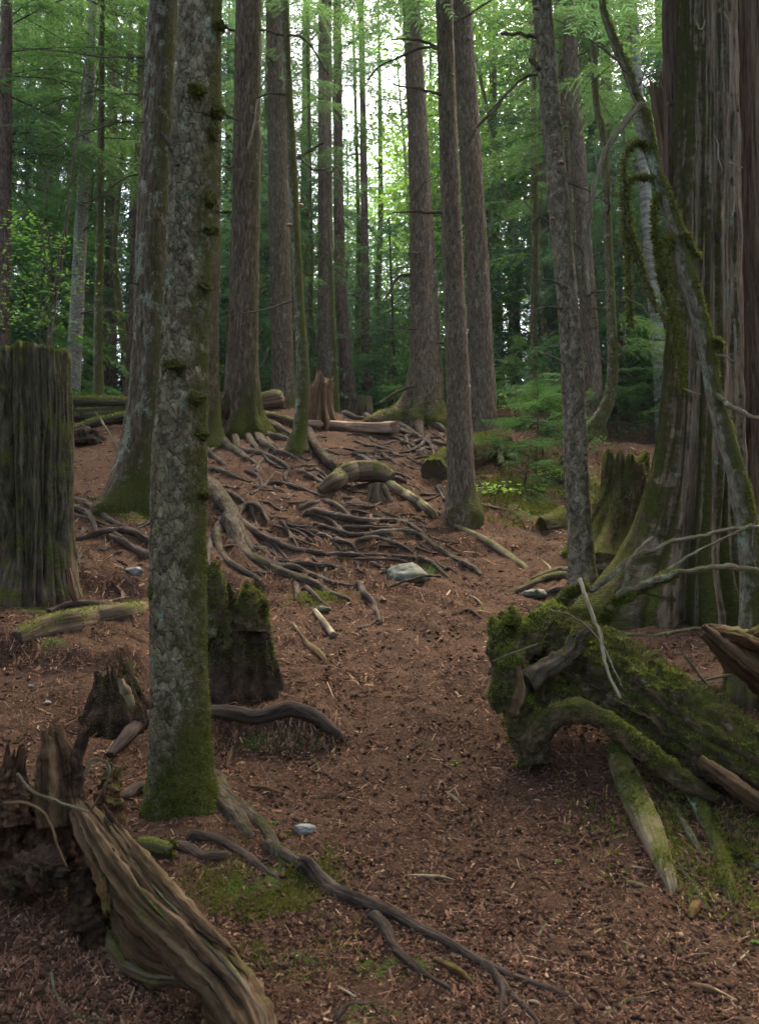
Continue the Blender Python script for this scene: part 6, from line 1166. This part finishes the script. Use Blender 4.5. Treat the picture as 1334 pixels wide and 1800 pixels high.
for (px, y, s) in [(-60, 19, 1.), (60, 22, 1.1), (150, 25, 1.), (-10, 27, 1.2), (100, 31, 1.2), (215, 28, 1.1), (310, 23, 1.), (330, 30, 1.2), (400, 26, 1.1), (470, 28, 1.), (530, 31, 1.1), (560, 38, 1.2), (800, 31, 1.1), (760, 36, .9), (960, 36, 1.1), (980, 33, 1.2), (1010, 27, 1.1), (1060, 30, 1.2), (1090, 25, 1.), (1130, 33, 1.3), (1190, 27, 1.2), (1240, 31, 1.2), (1300, 24, 1.1), (1390, 20, 1.1), (1360, 28, 1.2), (20, 40, 1.3), (1200, 42, 1.3), (1330, 42, 1.3), (-120, 30, 1.2), (1450, 32, 1.2), (600, 40, .64), (640, 43, .66), (690, 41, .60), (735, 44, .70), (660, 48, .72), (560, 44, .95), (480, 44, 1.0), (425, 46, 1.1), (620, 36, .5), (712, 34, .46), (762, 44, .9), (605, 56, 1.0), (742, 52, 1.05), (395, 36, 1.2), (388, 28, 1.0), (455, 30, 1.0), (340, 38, 1.3), (655, 36, .5), (680, 45, .68), (625, 46, .72), (705, 48, .78), (645, 33, .42), (588, 37, .8), (575, 30, .5)]:
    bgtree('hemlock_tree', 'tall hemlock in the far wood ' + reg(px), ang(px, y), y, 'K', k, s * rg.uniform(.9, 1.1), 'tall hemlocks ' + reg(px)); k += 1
for j, (px, y, s) in enumerate([(690, 24, 1.0), (640, 27, 1.1), (720, 28, 1.0), (560, 24, 1.), (600, 32, 1.3), (680, 33, 1.4), (440, 20.5, 1.), (330, 20, .9), (540, 28, 1.2), (800, 24, 1.1), (870, 24, 1.), (920, 27, 1.1), (1000, 24, .9), (760, 22, .8), (1110, 19, 1.), (1150, 21, 1.), (1060, 21, .9), (60, 17.5, 1.), (20, 20, 1.2), (260, 22, 1.), (130, 20, 1.), (470, 24, 1.), (1210, 18, 1.), (1290, 17, 1.)]):
    bgtree('understory_hemlock', 'low bushy hemlock ' + reg(px), ang(px, y), y, 'S', j, s, 'low hemlocks ' + reg(px))
for j, (px, y, s) in enumerate([(690, 44, .62), (740, 46, .95), (640, 50, .72), (880, 29, 1.15), (905, 31, 1.3), (860, 36, 1.3), (915, 36, 1.2), (710, 42, .6), (850, 40, 1.3), (600, 46, .9), (770, 30, .55), (820, 48, 1.2), (700, 38, .45), (480, 48, 1.0), (660, 40, .45), (40, 24, .9)]):
    bgtree('leafy_tree', 'lime-green leafy tree ' + reg(px), ang(px, y), y, 'D', j, s, 'lime-green trees ' + reg(px))

for px, y, s_ in [(640, 50, 1.35), (700, 56, 1.5), (668, 46, 1.1), (610, 48, 1.3)]: bgtree('leafy_tree', 'airy lime-green tree thinly veiling the bright sky gap', ang(px, y), y, 'D', 2, s_, 'airy trees in the sky gap')
# unseen near-tree crowns and hemlocks around the viewer, added to block sky light
for key, kk, dz, s_ in [('T1', 0, 5.6, .8), ('T2', 1, 6.0, .8), ('T3', 1, 6.5, .85), ('T13', 0, 5.5, .8), ('CED', 1, 6.0, 1.0)]:
    T = TREES[key]; c = T.rows[-1]; o = obj('crown', KM[kk], T.root); o.location = (c[0] - T.base[0], c[1] - T.base[1], dz); o.scale = (s_, s_, s_ * .8); o.rotation_euler = (0, 0, kk * 1.3 + dz)
rb = np.random.default_rng(55)
for k, (x, y) in enumerate([(-6.5, 3), (-9, 7), (-11, 12), (-13, 17), (6.5, 1.5), (8.5, 6), (10, 11), (12, 16), (-4.5, -3), (4, -4.5), (0, -7), (-8, -7), (8, -7), (-12, 0), (12, 0), (-3, -12), (5, -13), (-2, -4), (2, -5.5), (-5.5, -0.5), (5.5, -1.5), (-7.5, 5), (7.5, 3.5), (-10, 3), (10, 3), (-15, 8), (14, 9), (-6, -10), (7, -11)]):
    bgtree('hemlock_tree', 'dense unseen hemlock added around the viewer to block sky light', x, y, 'K', k, rb.uniform(.9, 1.1), 'unseen hemlocks added around the viewer')
# ------------------------------------------------------------------ the moist air of the wood
def haze(x0, x1, y0, y1, z0, z1, dens):
    V = np.array([[x, y, z] for z in (z0, z1) for y in (y0, y1) for x in (x0, x1)]); F = [[0, 2, 3, 1], [4, 5, 7, 6], [0, 1, 5, 4], [2, 6, 7, 3], [0, 4, 6, 2], [1, 3, 7, 5]]
    t = NT('haze_air'); t.n.remove(t.b); v = t.N('ShaderNodeVolumePrincipled'); v.inputs['Color'].default_value = (.86, .93, .95, 1); v.inputs['Density'].default_value = dens; v.inputs['Anisotropy'].default_value = .3; t.L(v.outputs[0], t.out.inputs['Volume'])
    tag(obj('haze', mesh_np('haze', V, F, (t.m,), smooth=False)), 'pale moist air between the trunks', 'haze', None, 'stuff')
haze(-145, 145, -20, 125, -5, 45, .0004)
# small growths belong to the trunk they sit on
for o in [o for o in bpy.data.objects if o.parent is not None and o.parent.type == 'EMPTY' and o.name.split('.')[0] in ('moss', 'moss_clump', 'bracket_fungus', 'knot_hole', 'hollow', 'bark_strip', 'needle_litter', 'chip')]:
    tr = [c for c in o.parent.children if c.name.split('.')[0] in ('trunk', 'log')]
    if tr: o.parent = tr[0]
